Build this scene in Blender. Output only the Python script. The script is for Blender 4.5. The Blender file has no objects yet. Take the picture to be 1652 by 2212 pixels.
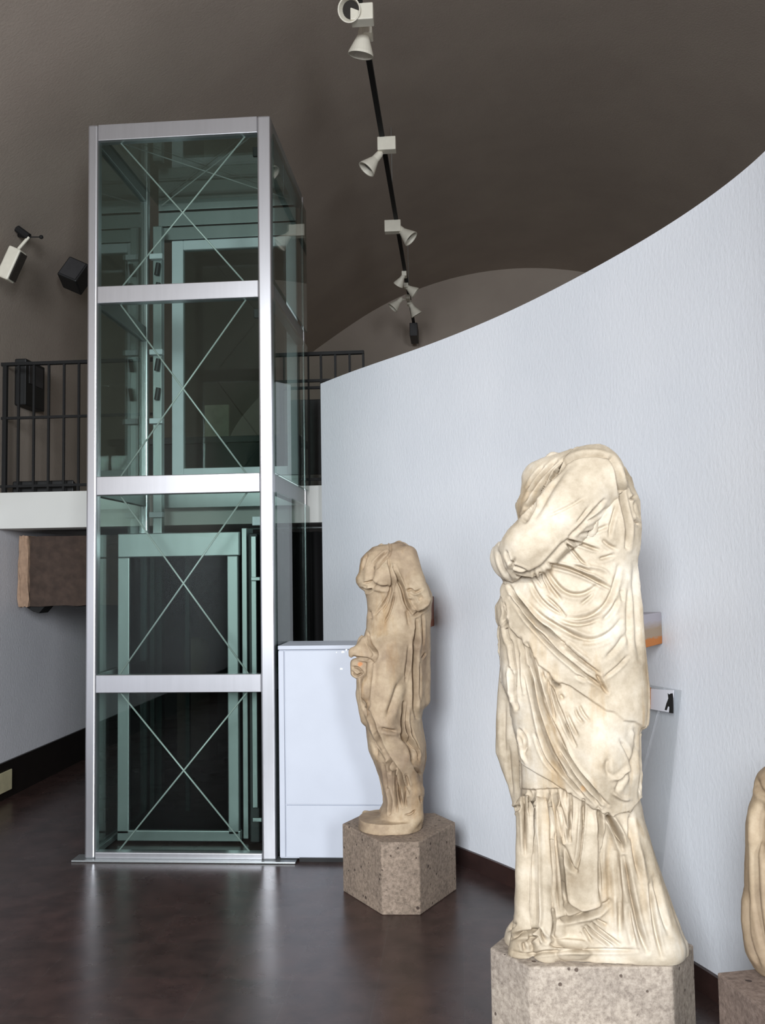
import bpy, bmesh, math, random
import numpy as np
from mathutils import Vector, Matrix
random.seed(7)
SC = bpy.context.scene
COL = SC.collection

# ------------------------------------------------------------------ camera
F, PITCH, ROLL, PSI, H, CX, CY = 2000., .0649, -.0158, -.0778, 1.75, 826., 1106.
def tohall(v):
    return np.array([v[0]*math.cos(PSI)+v[1]*math.sin(PSI), -v[0]*math.sin(PSI)+v[1]*math.cos(PSI), v[2]])
_f = np.array([0, math.cos(PITCH), math.sin(PITCH)]); _u = np.array([0, -math.sin(PITCH), math.cos(PITCH)]); _r = np.array([1., 0, 0])
_c, _s = math.cos(ROLL), math.sin(ROLL)
CR, CU, CF = tohall(_c*_r+_s*_u), tohall(-_s*_r+_c*_u), tohall(_f)
CP = np.array([0, 0, H])
cam_d = bpy.data.cameras.new('camera'); cam = bpy.data.objects.new('camera', cam_d); COL.objects.link(cam)
cam_d.sensor_fit = 'HORIZONTAL'; cam_d.sensor_width = 36; cam_d.lens = 36*F/1652.; cam_d.clip_start = .05
cam.matrix_world = Matrix(((CR[0], CU[0], -CF[0], 0), (CR[1], CU[1], -CF[1], 0), (CR[2], CU[2], -CF[2], H), (0, 0, 0, 1)))
SC.camera = cam
def ray(px, py): return CF+CR*(px-CX)/F-CU*(py-CY)/F
def onz(px, py, z): d = ray(px, py); return CP+d*(z-H)/d[2]
def ony(px, py, y): d = ray(px, py); return CP+d*y/d[1]
def onx(px, py, x): d = ray(px, py); return CP+d*x/d[0]
def proj(P):
    d = P-CP; w = d@CF
    return np.stack([CX+F*(d@CR)/w, CY-F*(d@CU)/w], 1)

# ------------------------------------------------------------------ light and exposure
SC.view_settings.view_transform = 'Standard'; SC.view_settings.look = 'None'
SC.view_settings.gamma = 1; SC.view_settings.use_curve_mapping = False
SC.view_settings.exposure = 0.25
W = bpy.data.worlds.new('world'); SC.world = W; W.use_nodes = True
W.node_tree.nodes['Background'].inputs[0].default_value = (.75, .85, 1, 1); W.node_tree.nodes['Background'].inputs[1].default_value = .05
YF = -4.5                                   # the wall behind the photographer, with two tall windows
WINS = [(-1.2, 1.9, 2.1, 4.6, 340, 22), (2.5, 1.2, 1.9, 4.3, 290, -4)]    # x, width, z0, z1, power, downward slant of the sky light
for x, w, z0, z1, pw, sl in WINS:
    L = bpy.data.lights.new('window_daylight', 'AREA'); L.shape = 'RECTANGLE'; L.size = w; L.size_y = z1-z0
    L.energy = pw; L.color = (.90, .95, 1.0); L.spread = math.radians(120 if x < 0 else 170)
    o = bpy.data.objects.new('window_daylight', L); COL.objects.link(o)
    o.location = (x, YF+.02+.5*(z1-z0)*math.sin(math.radians(sl)), (z0+z1)/2); o.rotation_euler = (math.radians(90-sl), 0, 0)

# ------------------------------------------------------------------ materials
def srgb(c):
    return tuple((v/12.92 if v <= .04045 else ((v+.055)/1.055)**2.4) for v in [x/255. for x in c])+(1,)
class NT:
    def __init__(s, name):
        s.m = bpy.data.materials.new(name); s.m.use_nodes = True; s.t = s.m.node_tree; s.b = s.t.nodes['Principled BSDF']
    def n(s, k, **kw):
        x = s.t.nodes.new('ShaderNode'+k)
        for a, v in kw.items():
            if a.startswith('i_'):
                x.inputs[a[2:].replace('_', ' ')].default_value = v
            else: setattr(x, a, v)
        return x
    def l(s, a, b): s.t.links.new(a, b)
    def ramp(s, fac, stops):
        r = s.n('ValToRGB'); e = r.color_ramp.elements
        e[0].position, e[0].color = stops[0]; e[1].position, e[1].color = stops[-1]
        for p, c in stops[1:-1]:
            q = e.new(p); q.color = c
        s.l(fac, r.inputs[0]); return r.outputs[0]
    def noise(s, scale, detail=4, rough=.55, stretch=None, co='Object'):
        tc = s.n('TexCoord'); v = tc.outputs[co]
        if stretch:
            mp = s.n('Mapping'); mp.inputs['Scale'].default_value = stretch; s.l(v, mp.inputs[0]); v = mp.outputs[0]
        t = s.n('TexNoise'); t.inputs['Scale'].default_value = scale; t.inputs['Detail'].default_value = detail; t.inputs['Roughness'].default_value = rough
        s.l(v, t.inputs['Vector']); return t.outputs['Fac']
    def mix(s, fac, a, b, mode='MIX'):
        x = s.n('Mix', data_type='RGBA', blend_type=mode)
        for sock, v in ((x.inputs[0], fac), (x.inputs[6], a), (x.inputs[7], b)):
            if isinstance(v, (tuple, float, int)): sock.default_value = v
            else: s.l(v, sock)
        return x.outputs[2]
    def bump(s, h, strength, dist=.01):
        b = s.n('Bump'); b.inputs['Strength'].default_value = strength; b.inputs['Distance'].default_value = dist
        s.l(h, b.inputs['Height']); s.l(b.outputs[0], s.b.inputs['Normal'])
    def base(s, v):
        if isinstance(v, tuple): s.b.inputs['Base Color'].default_value = v
        else: s.l(v, s.b.inputs['Base Color'])
    def set(s, **kw):
        for k, v in kw.items(): s.b.inputs[k.replace('_', ' ')].default_value = v
def simple(name, c, rough=.6, metal=0., var=.12, scale=12):
    t = NT(name); a = srgb(c); lo = tuple(x*(1-var) for x in a[:3])+(1,); hi = tuple(min(1, x*(1+var)) for x in a[:3])+(1,)
    t.base(t.ramp(t.noise(scale), [(.3, lo), (.7, hi)])); t.set(Roughness=rough, Metallic=metal); return t.m
M = {}
def plaster(name, c, c2, bump=.25):
    t = NT(name); n = t.noise(1.2, 3)
    t.base(t.ramp(n, [(.3, srgb(c)), (.7, srgb(c2))])); t.set(Roughness=.85)
    t.bump(t.noise(60, 4, .6, (1, 1, .6)), bump, .01); return t.m
M['plaster'] = plaster('white_rough_plaster', (222, 225, 230), (230, 232, 236), .22)
M['leftplaster'] = plaster('pale_grey_plaster', (222, 221, 226), (232, 231, 235), .2)
M['vault'] = plaster('warm_grey_vault_plaster', (160, 147, 136), (170, 157, 145), .25)
M['slab'] = plaster('white_slab_paint', (206, 205, 200), (216, 215, 210), .05)
def floor_mat():
    t = NT('dark_brown_polished_tile')
    br = t.n('TexBrick', offset=0., squash=1.); tc = t.n('TexCoord'); t.l(tc.outputs['Object'], br.inputs['Vector'])
    br.inputs['Scale'].default_value = 1; br.inputs['Brick Width'].default_value = .37; br.inputs['Row Height'].default_value = .37
    br.inputs['Mortar Size'].default_value = .0022; br.inputs['Mortar Smooth'].default_value = .5
    br.inputs['Color1'].default_value = srgb((68, 51, 48)); br.inputs['Color2'].default_value = srgb((59, 46, 43)); br.inputs['Mortar'].default_value = srgb((70, 61, 59))
    n = t.ramp(t.noise(7, 6, .65), [(.35, (.62, .6, .6, 1)), (.65, (1.2, 1.15, 1.12, 1))])
    c = t.mix(1.0, br.outputs['Color'], n, 'MULTIPLY'); t.base(c)
    r = t.n('MapRange'); t.l(t.noise(3, 5), r.inputs[0]); r.inputs[3].default_value = .2; r.inputs[4].default_value = .36
    t.l(r.outputs[0], t.b.inputs['Roughness']); t.set(IOR=1.5); t.bump(t.noise(9, 3), .04, .01); return t.m
M['floor'] = floor_mat()
def marble(name, a, b, c, spots=()):
    t = NT(name)
    col = t.ramp(t.noise(4.5, 6, .6), [(.32, srgb(c)), (.52, srgb(b)), (.68, srgb(a))])
    fine = t.ramp(t.noise(38, 5, .7), [(.3, (.86, .84, .81, 1)), (.62, (1.04, 1.04, 1.04, 1))])
    col = t.mix(.85, col, fine, 'MULTIPLY')
    streak = t.ramp(t.noise(6, 4, .6, (1.6, 1.6, .3)), [(.56, (1, 1, 1, 1)), (.74, srgb((226, 204, 168)))])
    col = t.mix(.8, col, streak, 'MULTIPLY')
    for p, r, sc in spots:                                   # rust-coloured stains with an outline of their own
        tc = t.n('TexCoord'); vm = t.n('VectorMath', operation='DISTANCE'); t.l(tc.outputs['Object'], vm.inputs[0]); vm.inputs[1].default_value = p
        ad = t.n('Math', operation='MULTIPLY_ADD'); t.l(t.noise(60, 3), ad.inputs[0]); ad.inputs[1].default_value = r*.9; t.l(vm.outputs['Value'], ad.inputs[2])
        f = t.ramp(ad.outputs[0], [(r*1.1, (1, 1, 1, 1)), (r*1.5, (0, 0, 0, 1))])
        col = t.mix(f, col, srgb(sc))
    t.base(col); t.set(Roughness=.72); t.bump(t.noise(150, 4, .7), .25, .003); return t.m
def tuff(name, a, b, d):
    t = NT(name)
    col = t.ramp(t.noise(55, 6, .75), [(.3, srgb(b)), (.55, srgb(a)), (.75, srgb(tuple(min(255, x+25) for x in a)))])
    col = t.mix(.8, col, t.ramp(t.noise(5, 4), [(.35, (.82, .8, .8, 1)), (.7, (1.08, 1.06, 1.04, 1))]), 'MULTIPLY')
    tc = t.n('TexCoord'); v = t.n('TexVoronoi', feature='F1'); v.inputs['Scale'].default_value = 17; v.inputs['Randomness'].default_value = 1; t.l(tc.outputs['Object'], v.inputs['Vector'])
    sub = t.n('Math', operation='MULTIPLY_ADD'); t.l(t.noise(22, 3), sub.inputs[0]); sub.inputs[1].default_value = .42; t.l(v.outputs['Distance'], sub.inputs[2])
    pit = t.ramp(sub.outputs[0], [(.30, (0, 0, 0, 1)), (.34, (1, 1, 1, 1))])
    col = t.mix(pit, srgb(d), col); t.base(col); t.set(Roughness=.9)
    h = t.n('Math', operation='MULTIPLY_ADD'); t.l(t.noise(90, 4, .7), h.inputs[0]); h.inputs[1].default_value = .35
    sp = t.n('RGBToBW'); t.l(pit, sp.inputs[0]); t.l(sp.outputs[0], h.inputs[2]); t.bump(h.outputs[0], .6, .006); return t.m
M['tuff'] = tuff('pitted_brown_tuff', (150, 133, 117), (96, 84, 73), (70, 56, 48))
M['tuff_light'] = tuff('pitted_beige_tuff', (172, 160, 146), (122, 110, 99), (92, 78, 68))
M['tuff_dark'] = tuff('dark_brown_rough_stone', (124, 108, 98), (86, 72, 64), (60, 48, 42))
def metal(name, c, rough, aniso=False):
    t = NT(name); n = t.ramp(t.noise(30, 3, .6, (1, 1, .05)), [(.3, tuple(x*.94 for x in srgb(c)[:3])+(1,)), (.7, srgb(c))])
    t.base(n); t.set(Metallic=.88, Roughness=rough); return t.m
M['alu'] = metal('satin_aluminium', (208, 208, 212), .3)
M['alu2'] = metal('brushed_grey_aluminium', (168, 172, 172), .42)
M['steel'] = simple('steel_cable', (214, 214, 212), .4, .2, .03)
def glass(name, tint, ior=1.5):
    t = NT(name); t.t.nodes.remove(t.b); out = [n for n in t.t.nodes if n.type == 'OUTPUT_MATERIAL'][0]
    tr = t.n('BsdfTransparent'); tr.inputs[0].default_value = tint; gl = t.n('BsdfGlossy'); gl.inputs['Roughness'].default_value = .01
    n = t.noise(2.5, 2); fr = t.n('Fresnel'); ge = t.n('NewGeometry'); io = t.n('MapRange'); t.l(ge.outputs['Backfacing'], io.inputs[0])
    io.inputs[3].default_value = ior; io.inputs[4].default_value = 1/ior; t.l(io.outputs[0], fr.inputs[0])
    ra = t.n('MapRange'); t.l(n, ra.inputs[0]); ra.inputs[3].default_value = .0; ra.inputs[4].default_value = .02
    gl.inputs['Roughness'].default_value = .02; t.l(ra.outputs[0], gl.inputs['Roughness'])
    mx = t.n('MixShader'); t.l(fr.outputs[0], mx.inputs[0]); t.l(tr.outputs[0], mx.inputs[1]); t.l(gl.outputs[0], mx.inputs[2]); t.l(mx.outputs[0], out.inputs[0]); return t.m
M['glass'] = glass('green_tinted_lift_glass', (.77, .835, .81, 1))
M['carglass'] = glass('dark_cabin_glass', (.36, .41, .40, 1), 1.2)
M['frontglass'] = glass('green_tinted_front_glass', (.77, .835, .81, 1), 1.33)
M['acrylic'] = glass('clear_acrylic', (.95, .955, .955, 1), 1.35)
M['white'] = simple('white_enamel', (222, 224, 230), .4, 0, .03)
M['cabinet'] = simple('pale_grey_lacquer', (196, 200, 210), .5, 0, .03, 3)
M['chip'] = simple('bright_white_chip', (250, 250, 250), .8, 0, .02)
M['lampwhite'] = simple('cream_lamp_enamel', (222, 216, 200), .5, 0, .06)
M['black'] = simple('matt_black', (20, 20, 20), .6)
M['iron'] = simple('black_painted_iron', (14, 13, 13), .8)
M['dark'] = simple('charcoal_grey', (52, 51, 52), .55)
M['darkbrown'] = simple('dark_brown_skirting', (52, 34, 30), .4, 0, .25, 9)
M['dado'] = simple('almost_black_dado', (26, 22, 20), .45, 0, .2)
M['curtain'] = simple('black_cloth', (14, 13, 14), .9)
M['cream'] = simple('yellowed_cream_plastic', (206, 196, 160), .5)
M['grey'] = simple('mid_grey_board', (120, 118, 114), .7)
M['tan'] = simple('pale_tan_board', (196, 186, 166), .7)
M['paper'] = simple('white_paper', (232, 233, 240), .8, 0, .02)
M['terra'] = simple('brown_carved_stone', (66, 52, 44), .9, 0, .3, 14)  # brown stone darkened further, shade under the balcony slab put into the colour
M['terra_lit'] = simple('lit_brown_stone_edge', (158, 130, 108), .9, 0, .2, 20)  # light on the relief's left edge, put in as a paler stone colour
M['lens'] = simple('dark_lamp_glass', (40, 38, 36), .2)
def wood(name, top, mid, low, z0, z1):
    t = NT(name); g = t.n('NewGeometry'); sx = t.n('SeparateXYZ'); t.l(g.outputs['Position'], sx.inputs[0])
    r = t.n('MapRange'); t.l(sx.outputs[2], r.inputs[0]); r.inputs[1].default_value = z0; r.inputs[2].default_value = z1
    a = t.n('Math', operation='MULTIPLY_ADD'); t.l(t.noise(20, 3, .5, (1, 1, 6)), a.inputs[0]); a.inputs[1].default_value = .16; t.l(r.outputs[0], a.inputs[2])
    t.base(t.ramp(a.outputs[0], [(.30, srgb(low)), (.36, srgb(mid)), (.6, srgb(mid)), (.85, srgb(top))])); t.set(Roughness=.75); return t.m

# ------------------------------------------------------------------ mesh helpers
def link(name, me, mat, parent=None, smooth=False):
    o = bpy.data.objects.new(name, me); COL.objects.link(o)
    for m in (mat if isinstance(mat, (list, tuple)) else [mat]): me.materials.append(m)
    if smooth:
        for p in me.polygons: p.use_smooth = True
    if parent is not None: o.parent = parent
    return o
class MB:
    def __init__(s): s.bm = bmesh.new()
    def box(s, x0, x1, y0, y1, z0, z1, mx=None):
        v = [s.bm.verts.new(mx @ Vector(p) if mx is not None else p) for p in ((x0, y0, z0), (x1, y0, z0), (x1, y1, z0), (x0, y1, z0), (x0, y0, z1), (x1, y0, z1), (x1, y1, z1), (x0, y1, z1))]
        for f in ((3, 2, 1, 0), (4, 5, 6, 7), (0, 1, 5, 4), (1, 2, 6, 5), (2, 3, 7, 6), (3, 0, 4, 7)): s.bm.faces.new([v[i] for i in f])
        return s
    def tube(s, a, b, r, n=8, r2=None):
        a, b = Vector(a), Vector(b); d = (b-a).normalized(); q = d.to_track_quat('Z', 'Y'); r2 = r if r2 is None else r2
        A = [s.bm.verts.new(a+q @ Vector((r*math.cos(t*2*math.pi/n), r*math.sin(t*2*math.pi/n), 0))) for t in range(n)]
        B = [s.bm.verts.new(b+q @ Vector((r2*math.cos(t*2*math.pi/n), r2*math.sin(t*2*math.pi/n), 0))) for t in range(n)]
        for i in range(n): s.bm.faces.new((A[i], A[(i+1) % n], B[(i+1) % n], B[i]))
        s.bm.faces.new(A[::-1]); s.bm.faces.new(B); return s
    def lathe(s, prof, mx=None, n=28):
        rings = []
        for r, z in prof:
            rings.append([s.bm.verts.new((mx or Matrix()) @ Vector((r*math.cos(t*2*math.pi/n), r*math.sin(t*2*math.pi/n), z))) for t in range(n)])
        for a, b in zip(rings, rings[1:]):
            for i in range(n): s.bm.faces.new((a[i], a[(i+1) % n], b[(i+1) % n], b[i]))
        s.bm.faces.new(rings[0][::-1]); s.bm.faces.new(rings[-1]); return s
    def prism(s, pts, z0, z1, inset=0.):
        n = len(pts); c = np.mean(np.array(pts), 0)
        A = [s.bm.verts.new((p[0], p[1], z0)) for p in pts]; B = [s.bm.verts.new((p[0], p[1], z1)) for p in pts]
        for i in range(n): s.bm.faces.new((A[i], A[(i+1) % n], B[(i+1) % n], B[i]))
        s.bm.faces.new(A[::-1]); s.bm.faces.new(B); return s
    def grid(s, rows, close=False):
        g = [[s.bm.verts.new(p) for p in r] for r in rows]
        for a, b in zip(g, g[1:]):
            for i in range(len(a)-1): s.bm.faces.new((a[i], a[i+1], b[i+1], b[i]))
        return s
    def build(s, name, mat, parent=None, bevel=0, smooth=False, seg=2):
        bmesh.ops.recalc_face_normals(s.bm, faces=s.bm.faces)
        if bevel:
            bmesh.ops.bevel(s.bm, geom=[e for e in s.bm.edges if len(e.link_faces) == 2 and e.calc_face_angle(0) > .35], offset=bevel, segments=seg, profile=.5, affect='EDGES', clamp_overlap=True)
        if parent is not None:
            bmesh.ops.translate(s.bm, verts=s.bm.verts, vec=-world_loc(parent))
        me = bpy.data.meshes.new(name); s.bm.to_mesh(me); s.bm.free()
        return link(name, me, mat, parent, smooth)
def world_loc(o):
    v = Vector(o.location)
    while o.parent is not None: o = o.parent; v += Vector(o.location)
    return v
def tag(o, label, cat, group=None):
    o['label'] = label; o['category'] = cat
    if group: o['group'] = group
    return o
def thing(name, label, cat, loc, group=None):
    o = bpy.data.objects.new(name, None); COL.objects.link(o); o.location = loc; o.empty_display_size = .1
    return tag(o, label, cat, group)
def struct(o): o['kind'] = 'structure'; return o
def dup_tree(root, loc, label=None):
    r = root.copy(); COL.objects.link(r); r.location = loc
    if label: r['label'] = label
    for ch in list(root.children):
        c = ch.copy(); COL.objects.link(c); c.parent = r
        for g in list(ch.children):
            d = g.copy(); COL.objects.link(d); d.parent = c
    return r

# ------------------------------------------------------------------ the hall
XL, XRR, YE = -3.62, 5.9, 14.5
VC, VR = (1.10, 1.643), 4.87
ZS = 3.7                                  # the vault springs from the left wall with a tighter curve, then follows the circle
_p0, _p1, _p2 = np.array([XL, ZS]), np.array([XL, 4.42]), np.array([-1.5, VC[1]+math.sqrt(VR*VR-(1.5+VC[0])**2)])
PROF = [(1-t)**2*_p0+2*t*(1-t)*_p1+t*t*_p2 for t in np.linspace(0, 1, 30)]
_a = math.atan2(_p2[1]-VC[1], _p2[0]-VC[0])
PROF = np.array(PROF+[np.array([VC[0]+VR*math.cos(_a*(1-t)), VC[1]+VR*math.sin(_a*(1-t))]) for t in np.linspace(0, 1, 70)[1:]])
def vault_z(x): return float(np.interp(x, PROF[:, 0], PROF[:, 1]))
def vault_hit(px, py, off=0.):
    """where the sight line through a pixel meets the left wall or the vault"""
    d = ray(px, py); t = 1.
    for k in range(20000):
        p = CP+d*t
        if p[0] <= XL or (p[2] > ZS and p[2] >= vault_z(p[0])): return p
        t += .002
    return CP+d*t
zw = ZS
struct(MB().box(XL-.3, XRR+.3, YF-.2, YE+.2, -.12, 0).build('floor', M['floor']))
struct(MB().box(XL-.25, XL, YF, YE, 0, 2.3).build('wall_left', M['leftplaster']))
struct(MB().box(XL-.25, XL, YF, YE, 2.3, zw).build('wall_left_upper', M['vault']))
_t = np.gradient(PROF, axis=0); _t /= np.linalg.norm(_t, axis=1)[:, None]
inn = [tuple(p) for p in PROF]; outr = [(p[0]-t[1]*.2, p[1]+t[0]*.2) for p, t in zip(PROF, _t)]
mb = MB(); rows = [[(x, y, z) for x, z in inn+outr[::-1]+inn[:1]] for y in (YF, YE+.2)]
mb.grid(rows); struct(mb.build('ceiling', M['vault'], smooth=True))
struct(MB().box(XRR+.07, XRR+.27, YF, YE, 0, 2.4).build('wall_right', M['leftplaster']))
struct(MB().box(XL-.2, XRR+.3, YE, YE+.18, 0, 6.7).build('wall_back', M['vault']))
# wall behind the photographer: piers round three window openings
mb = MB(); xs = [XL-.2]
for x, w, z0, z1, pw, sl in WINS:
    mb.box(xs[-1], x-w/2, YF-.25, YF, 0, 6.7); mb.box(x-w/2, x+w/2, YF-.25, YF, 0, z0); mb.box(x-w/2, x+w/2, YF-.25, YF, z1, 6.7); xs.append(x+w/2)
mb.box(xs[-1], XRR+.3, YF-.25, YF, 0, 6.7); struct(mb.build('wall_front', M['dado']))
for i, (x, w, z0, z1, pw, sl) in enumerate(WINS):
    mb = MB()
    for a, b in ((x-w/2, x-w/2+.06), (x+w/2-.06, x+w/2), (x-.03, x+.03)): mb.box(a, b, YF-.2, YF-.12, z0, z1)
    for a, b in ((z0, z0+.06), (z1-.06, z1)): mb.box(x-w/2, x+w/2, YF-.2, YF-.12, a, b)
    struct(mb.build('window_%d' % (i+1), M['white']))
struct(MB().box(XL, XL+.02, YF, YE, 0, .29).build('baseboard_left', M['dado']))

# the curved white partition
TOP = [(692, 829), (701, 825), (730.6, 813), (786, 792), (826, 779), (880, 762), (933, 743), (1000, 716), (1079, 685), (1158, 647), (1237, 604), (1316, 562), (1395, 518), (1473, 470), (1552, 414), (1608, 371), (1652, 330)]
front = []
for p in TOP:
    zt = float(np.interp(p[0], [692, 1000, 1560, 1652], [3.185, 3.205, 3.275, 3.285])); q = onz(p[0], p[1], zt); front.append((q[0], q[1], zt))
# smooth the plan
fa = np.array(front); k = np.arange(len(fa))
for it in range(2): fa[1:-1] = .25*fa[:-2]+.5*fa[1:-1]+.25*fa[2:]
front = [tuple(p) for p in fa]+[(1.205, 3.15, 3.29), (1.225, 2.7, 3.29), (1.235, 2.1, 3.29), (1.24, 1.4, 3.29)]
def dens(P, m=6):
    P = np.array(P); t = np.r_[0, np.cumsum(np.hypot(*np.diff(P[:, :2], axis=0).T))]; T = np.linspace(0, t[-1], len(P)*m)
    Q = np.stack([np.interp(T, t, P[:, i]) for i in range(3)], 1)
    for it in range(12): Q[1:-1] = .25*Q[:-2]+.5*Q[1:-1]+.25*Q[2:]
    return Q
WALL = dens(front)
def offset(P, d):
    t = np.gradient(P[:, :2], axis=0); t /= np.linalg.norm(t, axis=1)[:, None]; n = np.stack([-t[:, 1], t[:, 0]], 1)
    Q = P.copy(); Q[:, :2] += n*d; return Q
WB = offset(WALL, .14)
mb = MB()
loop = [[(a[0], a[1], 0), (a[0], a[1], a[2]), (b[0], b[1], b[2]), (b[0], b[1], 0), (a[0], a[1], 0)] for a, b in zip(WALL, WB)]
mb.grid(loop)
for i in (0, -1):
    a, b = WALL[i], WB[i]; mb.bm.faces.new([mb.bm.verts.new(p) for p in ((a[0], a[1], 0), (a[0], a[1], a[2]), (b[0], b[1], b[2]), (b[0], b[1], 0))])
bmesh.ops.remove_doubles(mb.bm, verts=mb.bm.verts, dist=1e-5)
struct(mb.build('wall_partition', M['plaster']))
B1 = offset(WALL, -.018); k0 = int(np.argmin(np.abs(WALL[:, 1]-5.98)))
mb = MB(); mb.grid([[(a[0], a[1], 0), (b[0], b[1], 0), (b[0], b[1], .10), (a[0], a[1], .10), (a[0], a[1], 0)] for a, b in zip(WALL[k0:], B1[k0:])])
struct(mb.build('baseboard_partition', M['darkbrown']))
def wall_hit(px, py, off=0.):
    P = offset(WALL, -off); d = ray(px, py); best = None
    s = P[:, 0]*d[1]-P[:, 1]*d[0]; i = int(np.where(np.diff(np.sign(s)) != 0)[0][0]); t = s[i]/(s[i]-s[i+1]); q = P[i]+(P[i+1]-P[i])*t
    return CP+d*(q[1]/d[1]), (P[i+1]-P[i])[:2]/np.linalg.norm((P[i+1]-P[i])[:2])

# the balcony at the back
YB = 7.05
struct(MB().box(XL, 5.6, YB, YE, 2.14, 2.425).build('floor_balcony', M['slab']))
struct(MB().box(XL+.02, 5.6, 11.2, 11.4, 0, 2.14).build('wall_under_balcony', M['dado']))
def railing(name, label, x0, x1, bars, mids, thick):
    r = thing(name, label, 'railing', ((x0+x1)/2, YB+.06, 2.425)); y = YB+.06
    MB().box(x0, x1, y-.02, y+.02, 3.455, 3.48).build('top_rail', M['iron'], r)
    for z in mids: MB().box(x0, x1, y-.012, y+.012, z-.01, z+.01).build('mid_rail', M['iron'], r)
    MB().box(x0, x1, y-.012, y+.012, 2.47, 2.49).build('bottom_rail', M['iron'], r)
    for i, x in enumerate(bars):
        w = .016 if i in thick else .0085
        MB().box(x-w, x+w, y-w, y+w, 2.425, 3.46).build('baluster', M['iron'], r)
xb = lambda p, py=900: float(ony(p, py, YB+.06)[0])
railing('balcony_railing', 'black iron railing on the balcony edge between the left wall and the glass lift', XL+.01, -2.36, [xb(11), xb(40), xb(73), xb(105), xb(138), xb(170), xb(196)], [3.03], (0,))
railing('balcony_railing', 'black iron railing on the balcony edge between the glass lift and the curved white wall', xb(604, 760), xb(786, 760), [xb(p, 780) for p in (608, 637, 665, 693, 724, 755, 784.5)], [3.255, 3.20], (0,))

# ------------------------------------------------------------------ the lift
LX0, LX1, LY0, LY1, LH = -2.324, -1.125, 5.681, 6.997, 4.683
ZB = [(4.576, 4.683), (3.502, 3.612), (2.264, 2.383), (1.024, 1.135), (.0, .05)]
lift = thing('glass_lift', 'tall aluminium framed glass lift shaft with crossed steel cables standing on the floor', 'lift', (-1.72, 6.3, 0))
LYL = 6.74                                     # back of the left side
for x0, x1, y0, y1 in ((LX0, LX0+.066, LY0, LY0+.08), (LX1-.086, LX1, LY0, LY0+.08), (LX1-.026, LX1, LY1-.03, LY1), (LX0, LX0+.06, LYL-.06, LYL)):
    MB().box(x0, x1, y0, y1, .012, LH).build('corner_post', M['alu'], lift, bevel=.012, seg=3)
for z0, z1 in ZB:
    MB().box(LX0+.066, LX1-.086, LY0+.004, LY0+.075, max(z0, .012), z1).build('front_beam', M['alu'], lift, bevel=.004)
    MB().box(LX1-.06, LX1-.004, LY0+.08, LY1-.06, max(z0, .012), z1).build('side_beam', M['alu2'], lift, bevel=.003)
    MB().box(LX0+.004, LX0+.05, LY0+.08, LYL-.06, max(z0, .012), z1).build('side_beam', M['alu2'], lift, bevel=.003)
for z0, z1 in ((4.60, 4.683), (4.475, 4.585), (4.365, 4.465), (2.264, 2.5)):
    MB().box(LX0+.06, LX1-.05, LY1-.07, LY1-.01, z0, z1).build('back_beam', M['alu2'], lift, bevel=.004)
for (za, zb_) in ((4.576, 3.612), (3.502, 2.383), (2.264, 1.135), (1.024, .05)):
    MB().box(LX0+.06, LX1-.08, LY0+.03, LY0+.04, zb_-.01, za+.01).build('front_glass_pane', M['frontglass'], lift)
    MB().box(LX1+.006, LX1+.016, LY0+.04, LY1+.01, zb_, za).build('side_glass_pane', M['glass'], lift)
    MB().box(LX0+.022, LX0+.032, LY0+.08, LYL-.06, zb_, za).build('side_glass_pane', M['glass'], lift)
    for s in (0, 1):
        xa, xb_ = LX0+.066+.13, LX1-.086-.09
        if s: xa, xb_ = xb_, xa
        MB().tube((xa, LY0+.062, za+.005), (xb_, LY0+.062, zb_-.005), .0055, 8).build('brace_cable', M['steel'], lift, smooth=True)
MB().box(LX0+.05, LX1-.05, LY0+.05, LY1-.04, LH-.03, LH-.02).build('roof_pane', M['glass'], lift)
MB().tube((LX0+.1, LY1-.1, LH-.05), (LX1-.1, LY0+.1, LH-.05), .004).build('brace_cable', M['steel'], lift)
MB().tube((LX0+.1, LY0+.1, LH-.05), (LX1-.1, LY1-.1, LH-.05), .004).build('brace_cable', M['steel'], lift)
for z in (4.47, 3.41): MB().box(LX1-.125, LX1-.088, LY0+.045, LY0+.07, z-.03, z+.03).build('pane_clamp', M['black'], lift, bevel=.004)
MB().box(LX0-.07, -1.0, LY0-.035, LY0+.09, .001, .013).build('floor_plate', M['alu2'], lift, bevel=.003)
# upper landing door
d = MB()
MB().box(-2.16, -2.07, LY1-.06, LY1, 2.5, 4.36).build('landing_door_jamb', M['white'], lift, bevel=.006)
MB().box(-1.26, -1.18, LY1-.06, LY1, 2.5, 4.36).build('landing_door_jamb', M['white'], lift, bevel=.006)
MB().box(-2.07, -1.26, LY1-.06, LY1, 4.285, 4.36).build('landing_door_header', M['white'], lift, bevel=.006)
MB().box(-2.07, -1.26, LY1-.06, LY1, 2.5, 2.57).build('landing_door_sill', M['white'], lift, bevel=.006)
MB().box(-2.07, -1.26, LY1-.035, LY1-.025, 2.57, 4.285).build('landing_door_pane', M['glass'], lift)
# guide rail with brackets at the back left
gr = MB().box(-2.24, -2.17, LYL-.02, LYL+.05, .1, 4.4).build('guide_rail', M['alu2'], lift, bevel=.006)
for z in (3.42, 2.9, 4.15, 2.2): MB().box(-2.25, -2.15, LYL-.07, LYL-.02, z-.02, z+.02).build('rail_bracket', M['white'], gr, bevel=.004)
for z in (4.05, 3.9, 3.32, 3.1): MB().tube((-2.2, LYL-.05, z-.04), (-2.185, LYL-.05, z+.05), .018, 10).build('rail_roller', M['dark'], gr)
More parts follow.
